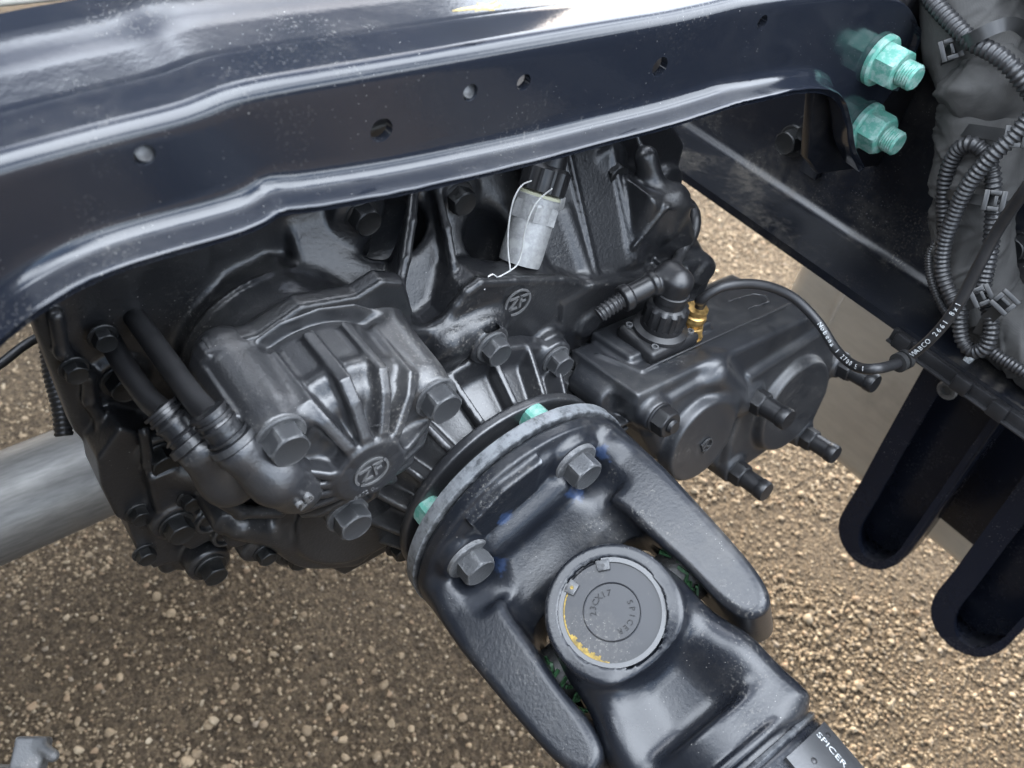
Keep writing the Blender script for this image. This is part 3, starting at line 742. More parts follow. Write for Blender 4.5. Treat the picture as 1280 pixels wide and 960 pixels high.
for i, (px, py) in enumerate(((614, 433), (694, 449), (708, 470))):
    P = U(px, py, 'Y', .060); place('hex_bolt', BM, gb, P, YN, .3 + i * .4, .95)
for i, (px, py) in enumerate(((570, 245), (450, 268), (762, 212), (833, 237))):
    P = U(px, py, 'Y', .134); place('hex_bolt', BS, gb, P, YN, .1 + i * .5, 1.05)
for i, (px, py, y) in enumerate(((150, 475, .132), (200, 570, .112), (220, 655, .098), (263, 708, .098), (370, 690, .078))):
    P = U(px, py, 'Y', y + .004); place('hex_bolt', BS, gb, P, YN, .2 + i * .7, 1.0)
for i, (px, py) in enumerate(((498, 680), (330, 690), (412, 694), (172, 640), (236, 622), (180, 690), (140, 545), (92, 460), (128, 420))):
    P = U(px, py, 'Y', .058 if i == 0 else .070 if i < 3 else .104 if i in (4,) else .118 if i < 6 else .133); place('hex_bolt', BS, gb, P, YN, .2 + i * .7, 1.0 if i == 0 else .7)
def zf_badge(o, x, y, z, sz, parent, mat):
    """raised round badge with the two interlocked letters"""
    mb = MB(); n = 28
    for i in range(n):
        if i in (2, 16): continue
        a0, a1 = 2 * math.pi * i / n, 2 * math.pi * (i + 1) / n
        q = [(r * math.cos(a), r * math.sin(a)) for a, r in ((a0, sz * .43), (a1, sz * .43), (a1, sz * .5), (a0, sz * .5))]
        mb.prism(q, o, x, y, z, -.0004, .0007)
    w_ = .07 * sz
    def bar(x0, y0, x1, y1):
        d = unit((x1 - x0, y1 - y0)); p = V(-d[1], d[0]) * w_ / 2
        mb.prism([(x0 + p[0], y0 + p[1]), (x1 + p[0], y1 + p[1]), (x1 - p[0], y1 - p[1]), (x0 - p[0], y0 - p[1])], o, x, y, z, -.0004, .0007)
    a = sz
    bar(-.34 * a, .2 * a, .02 * a, .2 * a); bar(.0, .2 * a, -.30 * a, -.2 * a); bar(-.32 * a, -.2 * a, .0, -.2 * a)
    bar(.10 * a, .22 * a, .10 * a, -.22 * a); bar(.08 * a, .2 * a, .36 * a, .2 * a); bar(.10 * a, .0, .30 * a, .0)
    return obj('badge', mb.mesh('badge'), mat, parent)
zf_badge(U(647, 378, 'Y', .0735), V(1, 0, 0), V(0, 0, 1), YN, .022, gb, M['cover'])

# ---------------- ribbed pump cover
PC = V(-.122, 0, .829)
BL, BR, BB = V(-.167, .026, .868), V(-.071, .026, .849), V(-.128, .026, .776)
pc = thing('pump_cover', (PC[0], .095, PC[2]), 'satin black ribbed pump cover with raised badge and three hex bolts', 'pump cover')
def pump_cover():
    s = SDF((-.205, .0, .745), (-.04, .105, .90), .0011); c = lambda y: (PC[0], y, PC[2])
    s.cyl(c(.040), c(.082), .0515, .004, .0)
    s.cone(c(.030), c(.046), .040, .0515, .003, .006)
    s.cone(c(.020), c(.034), .018, .040, .003, .006)
    s.cyl(c(.010), c(.03), .0215, .0015, .004)
    for a, hw in ((2, .0028), (-18, .0028), (46, .0034), (70, .0036), (95, .0036), (119, .0034), (163, .0028), (180, .0026), (198, .0028), (216, .0026), (236, .0028), (284, .0028), (303, .0026), (322, .0028)):
        a = R(a); d = V(math.cos(a), 0, math.sin(a)); t = V(-math.sin(a), 0, math.cos(a))
        pr_ = [(.011, .014), (.012, .026), (.022, .046), (.032, .056), (.074, .0565), (.074, .03), (.04, .014)]
        s.poly(PC, (0, 1, 0), d, t, pr_, -hw, hw, .0014, .004)
    for q, r in ((BL, .0135), (BR, .0135), (BB, .0130)):
        s.cyl(q + V(0, .0, 0), (q[0], .092, q[2]), r, .002, .010)
        m_ = PC + (q - PC) * .72; s.box((m_[0], .060, m_[2]), (.011, .030, .011), .003, .010, ax=np.array([unit(V(q[0] - PC[0], 0, q[2] - PC[2])), (0, 1, 0), unit(np.cross(V(q[0] - PC[0], 0, q[2] - PC[2]), (0, 1, 0)))]))
    pl = [(-.186, .868), (-.180, .884), (-.155, .881), (-.138, .889), (-.115, .8905), (-.092, .885), (-.079, .876), (-.062, .868), (-.055, .852), (-.06, .81), (-.09, .775), (-.112, .760), (-.143, .760), (-.172, .79), (-.183, .83)]
    s.poly((0, 0, 0), (1, 0, 0), (0, 0, 1), (0, 1, 0), pl, .082, .093, .002, .004)
    s.cap((-.167, .042, .866), (-.167, .092, .868), .0165, .0175, .006); s.poly((0, 0, 0), (1, 0, 0), (0, 0, 1), (0, 1, 0), [(-.187, .870), (-.183, .878), (-.178, .874), (-.178, .835), (-.185, .835)], .040, .093, .0015, .002)
    s.cap((-.074, .042, .852), (-.074, .092, .858), .0155, .0165, .006)
    return s.mesh('cover_body')
obj('cover_body', pump_cover(), M['cover'], pc)
for i, q in enumerate((BL, BR, BB)): place('hex_bolt', BM, pc, q, YN, .4 + i * .3, 1.12)
zf_badge(V(PC[0], .0098, PC[2]), unit(V(.97, 0, .22)), unit(V(-.22, 0, .97)), YN, .022, pc, M['cover'])
tm = text_mesh('4472 023', .0048, .0004, frame(V(PC[0] - .002, .0099, PC[2] - .0165), V(1, 0, .1), V(-.1, 0, 1), YN)); obj('lettering', tm, M['cover'], pc)
tm = text_mesh('MAG4', .0050, .0004, frame(PC + V(.004, .012, .034), unit(V(-.1, 1, -1)), unit(V(-1, 0, -.1)), unit(V(0, -1, 1)))); obj('lettering', tm, M['cover'], pc)
tm = text_mesh('R10', .0048, .0004, frame(V(PC[0] + .021, .0175, PC[2] - .004), V(.2, 0, 1), V(-1, 0, .2), YN)); obj('lettering', tm, M['cover'], pc)

# ---------------- coolant elbow with two hoses
el = thing('pipe_elbow', U(330, 600, 'Y', .06), 'black cast elbow numbered 28 joining two fittings under pump cover', 'pipe elbow')
e0, e1, e2 = U(298, 562, 'Y', .030), U(343, 594, 'Y', .022), U(366, 603, 'Y', .026)
d0, d1 = U(250, 562, 'Y', .050), U(285, 596, 'Y', .048)
def elbow():
    lo = np.minimum.reduce([e0, e1, e2, d0, d1]) - .045; hi = np.maximum.reduce([e0, e1, e2, d0, d1]) + .045
    s = SDF(lo, hi, .0012)
    s.cap(e0, e1, .0120, .0135, .008); s.cap(e1, e2, .0135, .0135, .010); s.cap(e2, e2 + V(.012, .03, .004), .014, .014, .010)
    s.cap(e1 + V(0, 0, -.006), e2 + V(.004, 0, -.008), .010, .010, .008)
    s.cap(d0, d1, .0120, .0135, .008); s.cap(d1, e1 + V(.0, .025, -.01), .0135, .014, .012); s.cap(d0 + V(-.002, .004, -.008), d1 + V(-.004, .0, -.008), .005, .007, .006)
    return s.mesh('elbow_body')
obj('elbow_body', elbow(), M['cover'], el)
eP = e1 * .35 + e2 * .65; ax_ = unit(e2 - e1); nm = unit(CAM - eP) + V(0, -.1, -.35); nm = unit(nm - ax_ * (nm @ ax_)); xr = unit(D(100, -25, 1) - D(0, 0, 1)); xr = unit(xr - nm * (xr @ nm))
obj('lettering', text_mesh('28', .0105, .0018, frame(eP + nm * .0160, xr, np.cross(nm, xr), nm), bold=.0002), M['cover'], el)
for q, (pts, a, b_, lab) in enumerate((
    ([D(70, 290, .56), D(112, 360, .50), D(140, 430, .475), D(180, 492, .448)], D(206, 517, .435), d0, 'left-hand black rubber hose running down to the elbow'),
    ([D(100, 300, .56), D(150, 370, .49), D(200, 440, .455), D(240, 495, .43)], D(264, 520, .420), e0, 'right-hand black rubber hose with clamp beside the pump cover'))):
    h = thing('coolant_hose', a, lab, 'hose', 'hoses running to the elbow')
    P, _ = resample(spline(pts + [a]), .004); obj('hose_tube', tube(P, .0063, 14, 'hose_tube'), M['rubber'], h)
    ax = unit(b_ - a); L = np.linalg.norm(b_ - a)
    cl = lathe([(.0066, -.004), (.0085, -.003), (.0090, 0), (.0085, .003), (.0090, .004), (.0096, .006), (.0090, .008), (.0090, .012), (.0110, .0135), (.0112, L * .55), (.0100, L * .56), (.0100, L * .66), (.0126, L * .68), (.0130, L * .85), (.0118, L * .88), (.0118, L * 1.05)], 26, 'hose_fitting')
    cl.materials.append(M['cast']); place('hose_fitting', cl, h, a, ax)
    rg_ = lathe([(.0086, -.001), (.0098, -.0008), (.0098, .0008), (.0086, .001)], 24, 'clamp_ring'); rg_.materials.append(M['plastic'])
    for z in (-.0025, .0015, .0055): place('clamp_ring', rg_, h, a + ax * z, ax, 0, 1.03)

lc = thing('thin_cable', D(20, 440, .62), 'thin black cable at the left picture edge beside gearbox', 'cable')
obj('cable', tube(resample(spline([D(-40, 480, .60), D(0, 455, .61), D(30, 432, .62), D(55, 420, .63), D(90, 425, .64)]), .004)[0], .0036, 10, 'cable'), M['rubber'], lc)
rc = thing('conduit', D(72, 480, .58), 'ribbed black conduit hanging at the gearbox left side', 'conduit')
obj('conduit_tube', corrugated([D(60, 430, .585), D(66, 470, .582), D(76, 510, .58), D(80, 545, .58)], .0062, .0034, .0007), M['conduit'], rc)

# ================================================================== PROPELLER SHAFT
JY = -.105
J = V(0, JY, .72)
vF = unit(FL - CAM); EA = unit(np.cross(vF, (0, 1, 0))); NA = -np.cross((0, 1, 0), EA)
NA = NA if NA[2] > 0 else -NA
SB = unit(V(0, -1, -.10)); vJ = unit(J - CAM); NB = unit(-vJ - SB * ((-vJ) @ SB)); EB = unit(np.cross(NB, SB)); EB = EB if EB[0] > 0 else -EB
def xfA(c): return J + c[:, :1] * V(0, -1, 0) + c[:, 1:2] * EA + c[:, 2:3] * NA
def xfB(c): return J + c[:, :1] * SB + c[:, 1:2] * EB + c[:, 2:3] * NB
def pA(s, e, n): return J + s * V(0, -1, 0) + e * EA + n * NA
def pB(s, e, n): return J + s * SB + e * EB + n * NB
ps = thing('propeller_shaft', pA(-.1, 0, 0), 'black propeller shaft with universal joint bolted to gearbox flange', 'propeller shaft')
def flange_yoke():
    s = SDF((-.112, -.105, -.102), (.082, .105, .102), .0012)
    s.cyl((-.1035, 0, 0), (-.0925, 0, 0), .0920, .0022, 0)
    s.cone((-.094, 0, 0), (-.086, 0, 0), .086, .080, .003, .003)
    for sg in (-1, 1):
        oe = [(-.100, .0905), (-.075, .0900), (-.045, .0885), (-.010, .0855), (.025, .0830), (.045, .0805), (.0570, .0750), (.0615, .0670), (.0570, .0565), (.043, .0520), (.015, .0505), (-.020, .0490), (-.050, .0470), (-.072, .036), (-.100, .030)]
        oe = spline([(a, b, 0) for a, b in oe], 4)[:, :2]
        s.poly((0, 0, 0), (1, 0, 0), (0, sg, 0), (0, 0, 1), oe.tolist(), -.0430, .0430, .0060, .009)
        # fillet where the ear grows out of the flange
        s.box((-.086, .066 * sg, 0), (.010, .018, .042), .006, .014)
    s.poly((0, 0, 0), (1, 0, 0), (0, 0, 1), (0, 1, 0), [(-.100, -.052), (-.085, -.050), (-.060, -.034), (-.046, -.026), (-.034, -.016), (-.034, .016), (-.046, .026), (-.060, .034), (-.085, .050), (-.100, .052)], -.060, .060, .006, .014)
    for q in (1, -1): s.ell((-.038, 0, .062 * q), (.040, .042, .036), .010, True)
    s.ell((.012, 0, 0), (.050, .0535, .09), .008, True)
    for q in (1, -1):
        for e in (-.046, .046): s.cyl((-.088, e, .052 * q), (-.055, e, .052 * q), .0185, .004, .008, True)                  # saddle
    # bridge ridge between the two upper bolts and its mirror
    for q in (1, -1):
        s.cap((-.083, -.030, .045 * q), (-.083, .030, .045 * q), .0085, .0085, .008)
        s.cap((-.080, -.018, .044 * q), (-.080, .020, .044 * q), .006, .006, .004)
        for e in (-.046, .046):
            s.cyl((-.095, e, .050 * q), (-.0850, e, .050 * q), .0185, .003, .006)
        # raised flat outside the bridge
        s.poly((0, 0, 0), (0, 1, 0), (0, 0, 1), (1, 0, 0), [(-.030, .058 * q), (.016, .058 * q), (.030, .082 * q), (.0, .0875 * q), (-.030, .082 * q)], -.094, -.0850, .0015, .002)
    # the forging is turned: everything stays inside a slightly tapering round envelope
    rr_ = np.sqrt(s.ax[1][None, :, None] ** 2 + s.ax[2][None, None, :] ** 2) - np.interp(s.ax[0], [-.11, -.085, -.045, .0, .03, .065], [.0925, .0925, .0965, .0975, .0950, .0870]).astype(np.float32)[:, None, None]
    hh_ = np.maximum(.007 - np.abs(s.v - rr_), 0) / .007; s.v = (np.maximum(s.v, rr_) + hh_ * hh_ * .007 * .25).astype(np.float32)
    for a in range(0, 360, 4):                                                   # cross-serration marks on the rim
        if 30 < a < 75:
            a_ = R(a); s.box((-.0985, .0935 * math.cos(a_), .0935 * math.sin(a_)), (.006, .0024, .0010), .0003, .0, ax=np.array([(1, 0, 0), (0, math.cos(a_), math.sin(a_)), (0, -math.sin(a_), math.cos(a_))]), cut=True)
    for sg in (-1, 1): s.cyl((0, .04 * sg, 0), (0, .1 * sg, 0), .024, .001, .002, True)
    return s.mesh('flange_yoke', xfA)
fy = obj('flange_yoke', flange_yoke(), M['yoke_flange'], ps)
_o = pA(-.1, 0, 0)
smears(M['yoke_flange'], [(pA(-.075, .034, .040) - _o, .014), (pA(-.070, -.034, .040) - _o, .013), (pA(-.080, .066, .042) - _o, .011), (pA(-.086, -.012, .058) - _o, .012), (pA(-.082, .010, .040) - _o, .010)], (.05, .095, .22))
cf = lathe([(.0, 0), (.086, 0), (.0925, .002), (.0930, .0105), (.0915, .0115), (.07, .0115)], 72, 'companion_flange'); cf.materials.append(M['yoke_rim'])
place('companion_flange', cf, ps, (0, .0105, .72), YN)
for e in (-.046, .046):
    for n_ in (.050, -.050):
        place('flange_bolt', BF, ps, pA(-.0850, e, n_), YN, .5 + e * 9)
for e, n_ in ((-.046, .050), (.046, .050), (-.046, -.050), (.046, -.050)):
    o = place('flange_nut', BN, ps, pA(-.1160, e * 1.0, n_ * 1.22), V(0, 1, 0), .3, .88)
for sg in (-1, 1):
    cp = lathe([(.0, .0), (.0235, .0), (.0235, .006), (.019, .008), (0, .008)], 40, 'bearing_cap'); cp.materials.append(M['yoke'])
    place('bearing_cap', cp, ps, pA(0, .062 * sg, 0), EA * sg)
def tube_yoke():
    s = SDF((-.052, -.075, -.075), (.135, .075, .075), .0012)
    for q in (1, -1):
        s.cone((0, 0, .020 * q), (0, 0, .0545 * q), .0430, .0408, .0015, .0)
        arm = [(-.012, -.037), (.02, -.0395), (.05, -.043), (.075, -.0505), (.10, -.0560), (.10, .0560), (.075, .0505), (.05, .043), (.02, .0395), (-.012, .037)]
        t0, t1 = (.022, .0375) if q > 0 else (-.0375, -.022)
        s.poly((0, 0, 0), (1, 0, 0), (0, 1, 0), (0, 0, 1), arm, t0, t1, .006, .012)
        for e in (1, -1):
            s.cap((.018, .029 * e, .034 * q), (.060, .0365 * e, .030 * q), .0125, .013, .018); s.cap((.060, .0365 * e, .030 * q), (.094, .040 * e, .026 * q), .013, .0145, .018)
        s.ell((.072, 0, .062 * q), (.034, .038, .025), .016, True)
        s.cyl((0, 0, .0520 * q), (0, 0, .06 * q), .0318, .0005, .0, True)
        s.cyl((0, 0, .050 * q), (0, 0, .053 * q), .0330, .0004, .0, True)
    s.cyl((.080, 0, 0), (.1045, 0, 0), .0555, .004, .012)
    s.cyl((.099, 0, 0), (.1045, 0, 0), .0580, .0022, .002)
    s.cyl((.104, 0, 0), (.135, 0, 0), .0540, .001, .002)
    s.ell((-.002, 0, 0), (.075, .08, .030), .006, True)
    return s.mesh('tube_yoke', xfB)
ty = obj('tube_yoke', tube_yoke(), M['yoke'], ps)
st = lathe([(.0535, .108), (.0560, .1085), (.0572, .1105), (.0560, .1125), (.0548, .113), (.0552, .114), (.0556, .1155), (.0556, .9), (0, .9)], 64, 'shaft_tube'); st.materials.append(M['yoke'])
place('shaft_tube', st, ps, J, SB)
for q in (1, -1):
    cp = lathe([(.0, .0), (.0165, .0), (.0170, .0005), (.0176, .0), (.0300, -.0001), (.0312, -.0012), (.0312, -.006)][::-1], 56, 'bearing_cap'); cp.materials.append(M['cap'])
    c_ = place('bearing_cap', cp, ps, pB(0, 0, .0528 * q), NB * q)
# snap ring with two eyelets in the groove of the visible cap
mb = MB(); nseg = 60
gap0, gap1 = R(63), R(110)          # opening of the ring, measured in the cap plane
def capP(r, a, n): return pB(-r * math.sin(a), r * math.cos(a), n)
for i in range(nseg):
    a0 = gap1 + (2 * math.pi - (gap1 - gap0)) * i / nseg; a1 = gap1 + (2 * math.pi - (gap1 - gap0)) * (i + 1) / nseg
    q = [capP(r, a, n_) for n_ in (.0530, .0542) for a, r in ((a0, .0294), (a1, .0294), (a1, .0322), (a0, .0322))]
    mb.add(q, [[3, 2, 1, 0], [4, 5, 6, 7], [0, 1, 5, 4], [1, 2, 6, 5], [2, 3, 7, 6], [3, 0, 4, 7]])
sr = obj('snap_ring', mb.mesh('snap_ring'), M['bolt'], ps)
for a_ in (gap0 - .02, gap1 + .02):
    P = capP(.0278, a_, .0545); rr = unit(capP(1, a_, 0) - J); tt = np.cross(NB, rr)
    mb = MB().prism([(-.0032, -.0038), (.0034, -.0044), (.0034, .0044), (-.0032, .0038)], P, rr, tt, NB, -.0014, .0004)
    e_ = obj('eyelet', mb.mesh('eyelet', bevel=.0006), M['bolt'], sr)
    hb = lathe([(0, 0), (.0011, 0), (.0011, .0003), (0, .0003)], 12, 'eyelet_hole'); hb.materials.append(M['rust'] if a_ > 1.5 else M['rubber']); place('eyelet_hole', hb, sr, P + NB * .0004 - rr * .0002, NB)
# traces of yellow primer in the groove
mb = MB()
for i in range(40):
    a0 = R(118 + 110 * i / 40); a1 = R(118 + 110 * (i + 1) / 40); w0 = .0004 + .0004 * math.sin(i * 1.7) ** 2 + (.0012 + .0016 * math.sin(i * 2.3) ** 2 if 18 < i < 36 else 0)
    mb.add([capP(.0290 - w0, a0, .05305), capP(.0290 - w0, a1, .05305), capP(.0292, a1, .05308), capP(.0292, a0, .05308)], [[0, 1, 2, 3]])
obj('primer_trace', mb.mesh('primer_trace'), M['rust'], sr)
# stamped words on the cap, each letter set round the centre
def ring_text(word, r, a_mid, step, size, inward):
    for i, ch in enumerate(word):
        a = a_mid + (i - (len(word) - 1) / 2) * step * (1 if inward else -1)
        rad = unit(capP(1, a, 0) - J); tan = np.cross(NB, rad)
        x, y = (tan, -rad) if inward else (-tan, rad)
        parts.append(text_mesh(ch, size, .0003, frame(pB(0, 0, .0531) + rad * r, x, y, NB)))
def join(meshes, name):
    bm = bmesh.new()
    for m_ in meshes: bm.from_mesh(m_); bpy.data.meshes.remove(m_)
    me = bpy.data.meshes.new(name); bm.to_mesh(me); bm.free(); return me
parts = []; ring_text('23CX17', .0112, R(104), R(17.5), .0052, False); obj('lettering', join(parts, 'lettering'), M['recess'], ps)
parts = []; ring_text('SPICER', .0120, R(-58), R(19), .0048, False); obj('lettering', join(parts, 'lettering'), M['recess'], ps)
# spider between the ears
def spider():
    s = SDF((-.03, -.06, -.05), (.03, .06, .05), .0015)
    s.cyl((0, -.056, 0), (0, .056, 0), .0195, .002, 0); s.cyl((0, 0, -.045), (0, 0, .045), .0195, .002, .008); s.box((0, 0, 0), (.026, .026, .026), .012, .008)
    return s.mesh('joint_cross', xfB)
obj('joint_cross', spider(), M['cast_dark'], ps)
gm = MB(); rg2 = np.random.RandomState(4)
for i in range(46):
    sg = 1 if i % 2 else -1
    c_ = pB(.006 + rg2.normal(0, .010), (.050 + rg2.normal(0, .002)) * sg, .016 + rg2.normal(0, .004)); d_ = unit(rg2.normal(size=3)); u_ = unit(np.cross(d_, rg2.normal(size=3))); L_ = rg2.uniform(.002, .0045)
    gm.box(c_, (L_, .0008, .0010), np.array([d_, u_, np.cross(d_, u_)]))
gr_ = tag(obj('green_residue', gm.mesh('green_residue'), M['moss'], ps), kind='stuff')
# blue paint marks beside the bolts
def mark(pts_se, name='paint_mark'):
    return MB().prism([(a, b) for a, b in pts_se], pA(-.0848, 0, 0), EA, NA, YN, 0, .0003).mesh(name)
# riveted name plate on the tube
mb = MB(); rp = .0580; na = 10; nsn = 2
def tp(s, a, r): return J + SB * s + EB * (r * math.sin(a)) + NB * (r * math.cos(a))
def tag_plate(s0, s1, a0, a1, r0, r1):
    mb = MB(); A_ = np.linspace(a0, a1, 11); vs = []
    for r in (r0, r1):
        for s_ in (s0, s1):
            for a in A_: vs.append(tp(s_, a, r))
    n = 11; f = []
    for i in range(n - 1):
        f += [[i, i + 1, n + i + 1, n + i], [2 * n + i, 3 * n + i, 3 * n + i + 1, 2 * n + i + 1], [i, 2 * n + i, 2 * n + i + 1, i + 1], [n + i, n + i + 1, 3 * n + i + 1, 3 * n + i]]
    f += [[0, n, 3 * n, 2 * n], [n - 1, 3 * n - 1, 4 * n - 1, 2 * n - 1][::1]]
    return mb.add(vs, f).mesh('plate')
plt = thing('name_plate', tp(.14, R(46), .056), 'black curved maker plate riveted on the shaft tube at bottom edge', 'name plate')
obj('plate', tag_plate(.1170, .176, R(25), R(74), .0548, .0592), M['box'], plt)
aM = R(46); xr = unit(tp(.14, R(60), .059) - tp(.14, R(32), .059)); nr = unit(tp(0, aM, 1) - J)
obj('lettering', text_mesh('SPICER', .0070, .0004, frame(tp(.1290, R(54), .0588), -SB * -1, np.cross(unit(tp(0, R(54), 1) - J), SB), unit(tp(0, R(54), 1) - J))), M['white'], plt)
rv = lathe([(.0018, 0), (.0018, .0006), (.0009, .0012), (0, .0012)], 14, 'rivet'); rv.materials.append(M['plastic'])
for s_, a_ in ((.127, 37), (.123, 62), (.165, 37), (.165, 62)): place('rivet', rv, plt, tp(s_, R(a_), .0589), tp(0, R(a_), 1) - J)
bl = MB(); 
obj('blue_label', tag_plate(.128, .150, R(12), R(24), .0553, .0562), M['label'], plt)

# ================================================================== SHIFT ACTUATOR
ab = thing('shift_actuator', (.18, .03, .70), 'black box-shaped shift actuator with studs and connector right of the flange', 'actuator')
AT = R(10); AO = V(0, -.010, .803); AN_ = V(0, -math.cos(AT), math.sin(AT)); AV = V(0, math.sin(AT), math.cos(AT)); AU = V(1, 0, 0)
def onplane(px, py, o, n):
    d = ray(px, py); return CAM + d * (((o - CAM) @ n) / (d @ n))
def aF(px, py, w=0):                              # (u, v) on the slanted front face
    P = onplane(px, py, AO + AN_ * w, AN_) - AO; return V(P @ AU, P @ AV, w)
def xfC(c): return AO + c[:, :1] * AU + c[:, 1:2] * AV + c[:, 2:3] * AN_
def aW(q): return AO + q[0] * AU + q[1] * AV + q[2] * AN_
STUDS = ((940, 497), (1003, 543), (916, 586), (1050, 456))
def actuator():
    s = SDF((.055, -.165, -.10), (.375, .02, .03), .0015)
    W = lambda a, w: (a[0], a[1], w)
    fr = [aF(*q) for q in ((806, 500), (1030, 396), (1046, 415), (1052, 450), (1042, 492), (1016, 548), (965, 568), (925, 594), (905, 592), (888, 582), (850, 592), (826, 580), (812, 552), (802, 515))]
    s.poly((0, 0, 0), (1, 0, 0), (0, 1, 0), (0, 0, 1), [(p[0], p[1]) for p in fr], -.078, -.006, .0035, .0)
    s.poly((0, 0, 0), (1, 0, 0), (0, 1, 0), (0, 0, 1), [(.10, -.01), (.29, -.01), (.32, -.06), (.28, -.10), (.12, -.06)], -.10, -.07, .006, .004)
    # cover plate: two lobes with raised domes
    LL, LR = aF(870, 545), aF(985, 503)
    s.poly((0, 0, 0), (1, 0, 0), (0, 1, 0), (0, 0, 1), [tuple(aF(*q)[:2]) for q in ((938, 470), (1030, 412), (1046, 440), (1036, 490), (1010, 545), (965, 562), (922, 592), (905, 588), (910, 560), (930, 500))], -.01, .0, .006, .003)
    s.poly((0, 0, 0), (1, 0, 0), (0, 1, 0), (0, 0, 1), [tuple(aF(*q)[:2]) for q in ((815, 512), (838, 500), (880, 475), (915, 470), (932, 480), (905, 560), (890, 580), (850, 590), (828, 578), (816, 550))], -.01, -.001, .006, .003)
    s.cone(W(LL, -.004), W(LL, .0085), .0395, .0360, .0015, .002)
    s.cone(W(LR, -.004), W(LR, .0085), .0480, .0435, .0015, .002)
    gl = [W(aF(*q), .0008) for q in ((934, 474), (928, 500), (912, 560), (903, 590))]; s.chain(gl, .0016, .0008, True)
    gl = [W(aF(*q), .0) for q in ((812, 508), (838, 496), (880, 471), (915, 464), (938, 466), (1032, 406))]; s.chain(gl, .0014, .0008, True)
    s.cap(W(aF(900, 470), -.006), W(aF(925, 505), -.006), .012, .012, .012)
    s.cap(W(aF(845, 470), .004), W(aF(880, 462), .004), .006, .006, .012, True)
    for q in STUDS + ((820, 519),):
        p = aF(*q); s.cyl(W(p, -.04), W(p, .003), .0125, .002, .006)
    # top: seam ridge, raised pads, moulded loop
    s.cap((.105, .0, -.026), (.275, .0, -.024), .0010, .0010, .002); s.cap((.105, .0, -.026), (.094, 0, -.06), .0010, .0010, .002)
    s.chain([(.235, .0, -.056), (.262, 0, -.052), (.268, 0, -.044), (.262, 0, -.036), (.240, 0, -.039)], .0009, .0015)
    s.box((.150, -.002, -.060), (.045, .006, .022), .003, .004)
    for i in range(8): s.box((.085, -.035 - i * .006, -.045), (.006, .0018, .028), .0006, .002)
    s.cyl((.082, -.02, -.066), (.082, -.02, -.03), .012, .003, .008)
    return s.mesh('actuator_case', xfC)
obj('actuator_case', actuator(), M['box'], ab)
p = aF(820, 519); place('hex_nut', AN, ab, aW(V(p[0], p[1], .0028)), AN_, .3, 1.05)
cp_ = lathe([(.0084, -.001), (.0091, .0), (.0091, .006), (.0082, .0075), (0, .0075)], 22, 'stud_cap'); cp_.materials.append(M['plastic'])
for i, q in enumerate(STUDS):
    p = aF(*q); place('stud_nut', AS, ab, aW(V(p[0], p[1], .0028)), AN_, .2 + i); place('stud_cap', cp_, ab, aW(V(p[0], p[1], .0290)), AN_)
# moulded K mark on the left lobe
lobeL = aF(872, 548)
mb = MB(); o_ = aW(V(lobeL[0], lobeL[1], .0088)) + AN_ * .0004; xk, yk = unit(AU * .9 + AV * .43), unit(AV * .9 - AU * .43)
def kbar(x0, y0, x1, y1, w_=.0012):
    d_ = unit((x1 - x0, y1 - y0)); p_ = V(-d_[1], d_[0]) * w_ / 2; mb.prism([(x0 + p_[0], y0 + p_[1]), (x1 + p_[0], y1 + p_[1]), (x1 - p_[0], y1 - p_[1]), (x0 - p_[0], y0 - p_[1])], o_, xk, yk, AN_, 0, .0012)
kbar(-.0045, -.006, -.0045, .006); kbar(-.0045, 0, .002, .0045); kbar(-.002, .001, .003, -.0045)
for i in range(18):
    if i in (8, 9): continue
    a0, a1 = R(20 * i), R(20 * i + 20); mb.prism([(.0062 * math.cos(a0), .0062 * math.sin(a0)), (.0062 * math.cos(a1), .0062 * math.sin(a1)), (.005 * math.cos(a1), .005 * math.sin(a1)), (.005 * math.cos(a0), .005 * math.sin(a0))], o_, xk, yk, AN_, 0, .0012)
obj('badge', mb.mesh('badge'), M['box'], ab)
# socket flange, ribbed lock ring
CN = onplane(820, 425, AO, AV) + V(0, 0, .001)
mb = MB().box(CN + V(0, 0, .004), (.026, .020, .006)); obj('socket_base', mb.mesh('socket_base', bevel=.004, seg=3), M['plastic'], ab)
pr_ = [(.019, .0), (.021, .001), (.021, .004), (.0165, .006), (.0165, .010)]
lk = lathe(pr_, 40, 'socket_ring'); lk.materials.append(M['plastic']); place('socket_ring', lk, ab, CN + V(0, 0, .009), (0, 0, 1))
for sx, sy in ((-.019, -.014), (.019, -.014), (-.019, .014), (.019, .014)):
    sc_ = lathe([(.0028, 0), (.0028, .0018), (.0014, .0018), (.0012, .0008), (0, .0008)], 14, 'screw'); sc_.materials.append(M['bolt']); place('screw', sc_, ab, CN + V(sx, sy, .010), (0, 0, 1))
cn = thing('cable_connector', CN + V(0, 0, .012), 'black ribbed plug with tee boot standing on the actuator', 'connector')
bm_pts = []
v_ = []; f_ = []; nrb = 72
prof = [(.0140, .016), (.0152, .017), (.0155, .019), (.0155, .033), (.0145, .035), (.0120, .036), (.0115, .040), (.0128, .041), (.0128, .046), (.0110, .047), (.0, .047)]
for j in range(nrb):
    a = 2 * math.pi * j / nrb; bump_ = .0012 if (j % 6) in (0, 1, 2) else 0
    for i, (r_, z_) in enumerate(prof): rr = r_ + (bump_ if i in (2, 3) else 0); v_.append(CN + V(rr * math.cos(a), rr * math.sin(a), z_))
m_ = len(prof)
for j in range(nrb):
    for i in range(m_ - 1): k_ = (j + 1) % nrb; f_.append([j * m_ + i, k_ * m_ + i, k_ * m_ + i + 1, j * m_ + i + 1])
me = new_mesh('lock_nut', v_, f_); me.set_sharp_from_angle(angle=R(32)); obj('lock_nut', me, M['plastic'], cn)
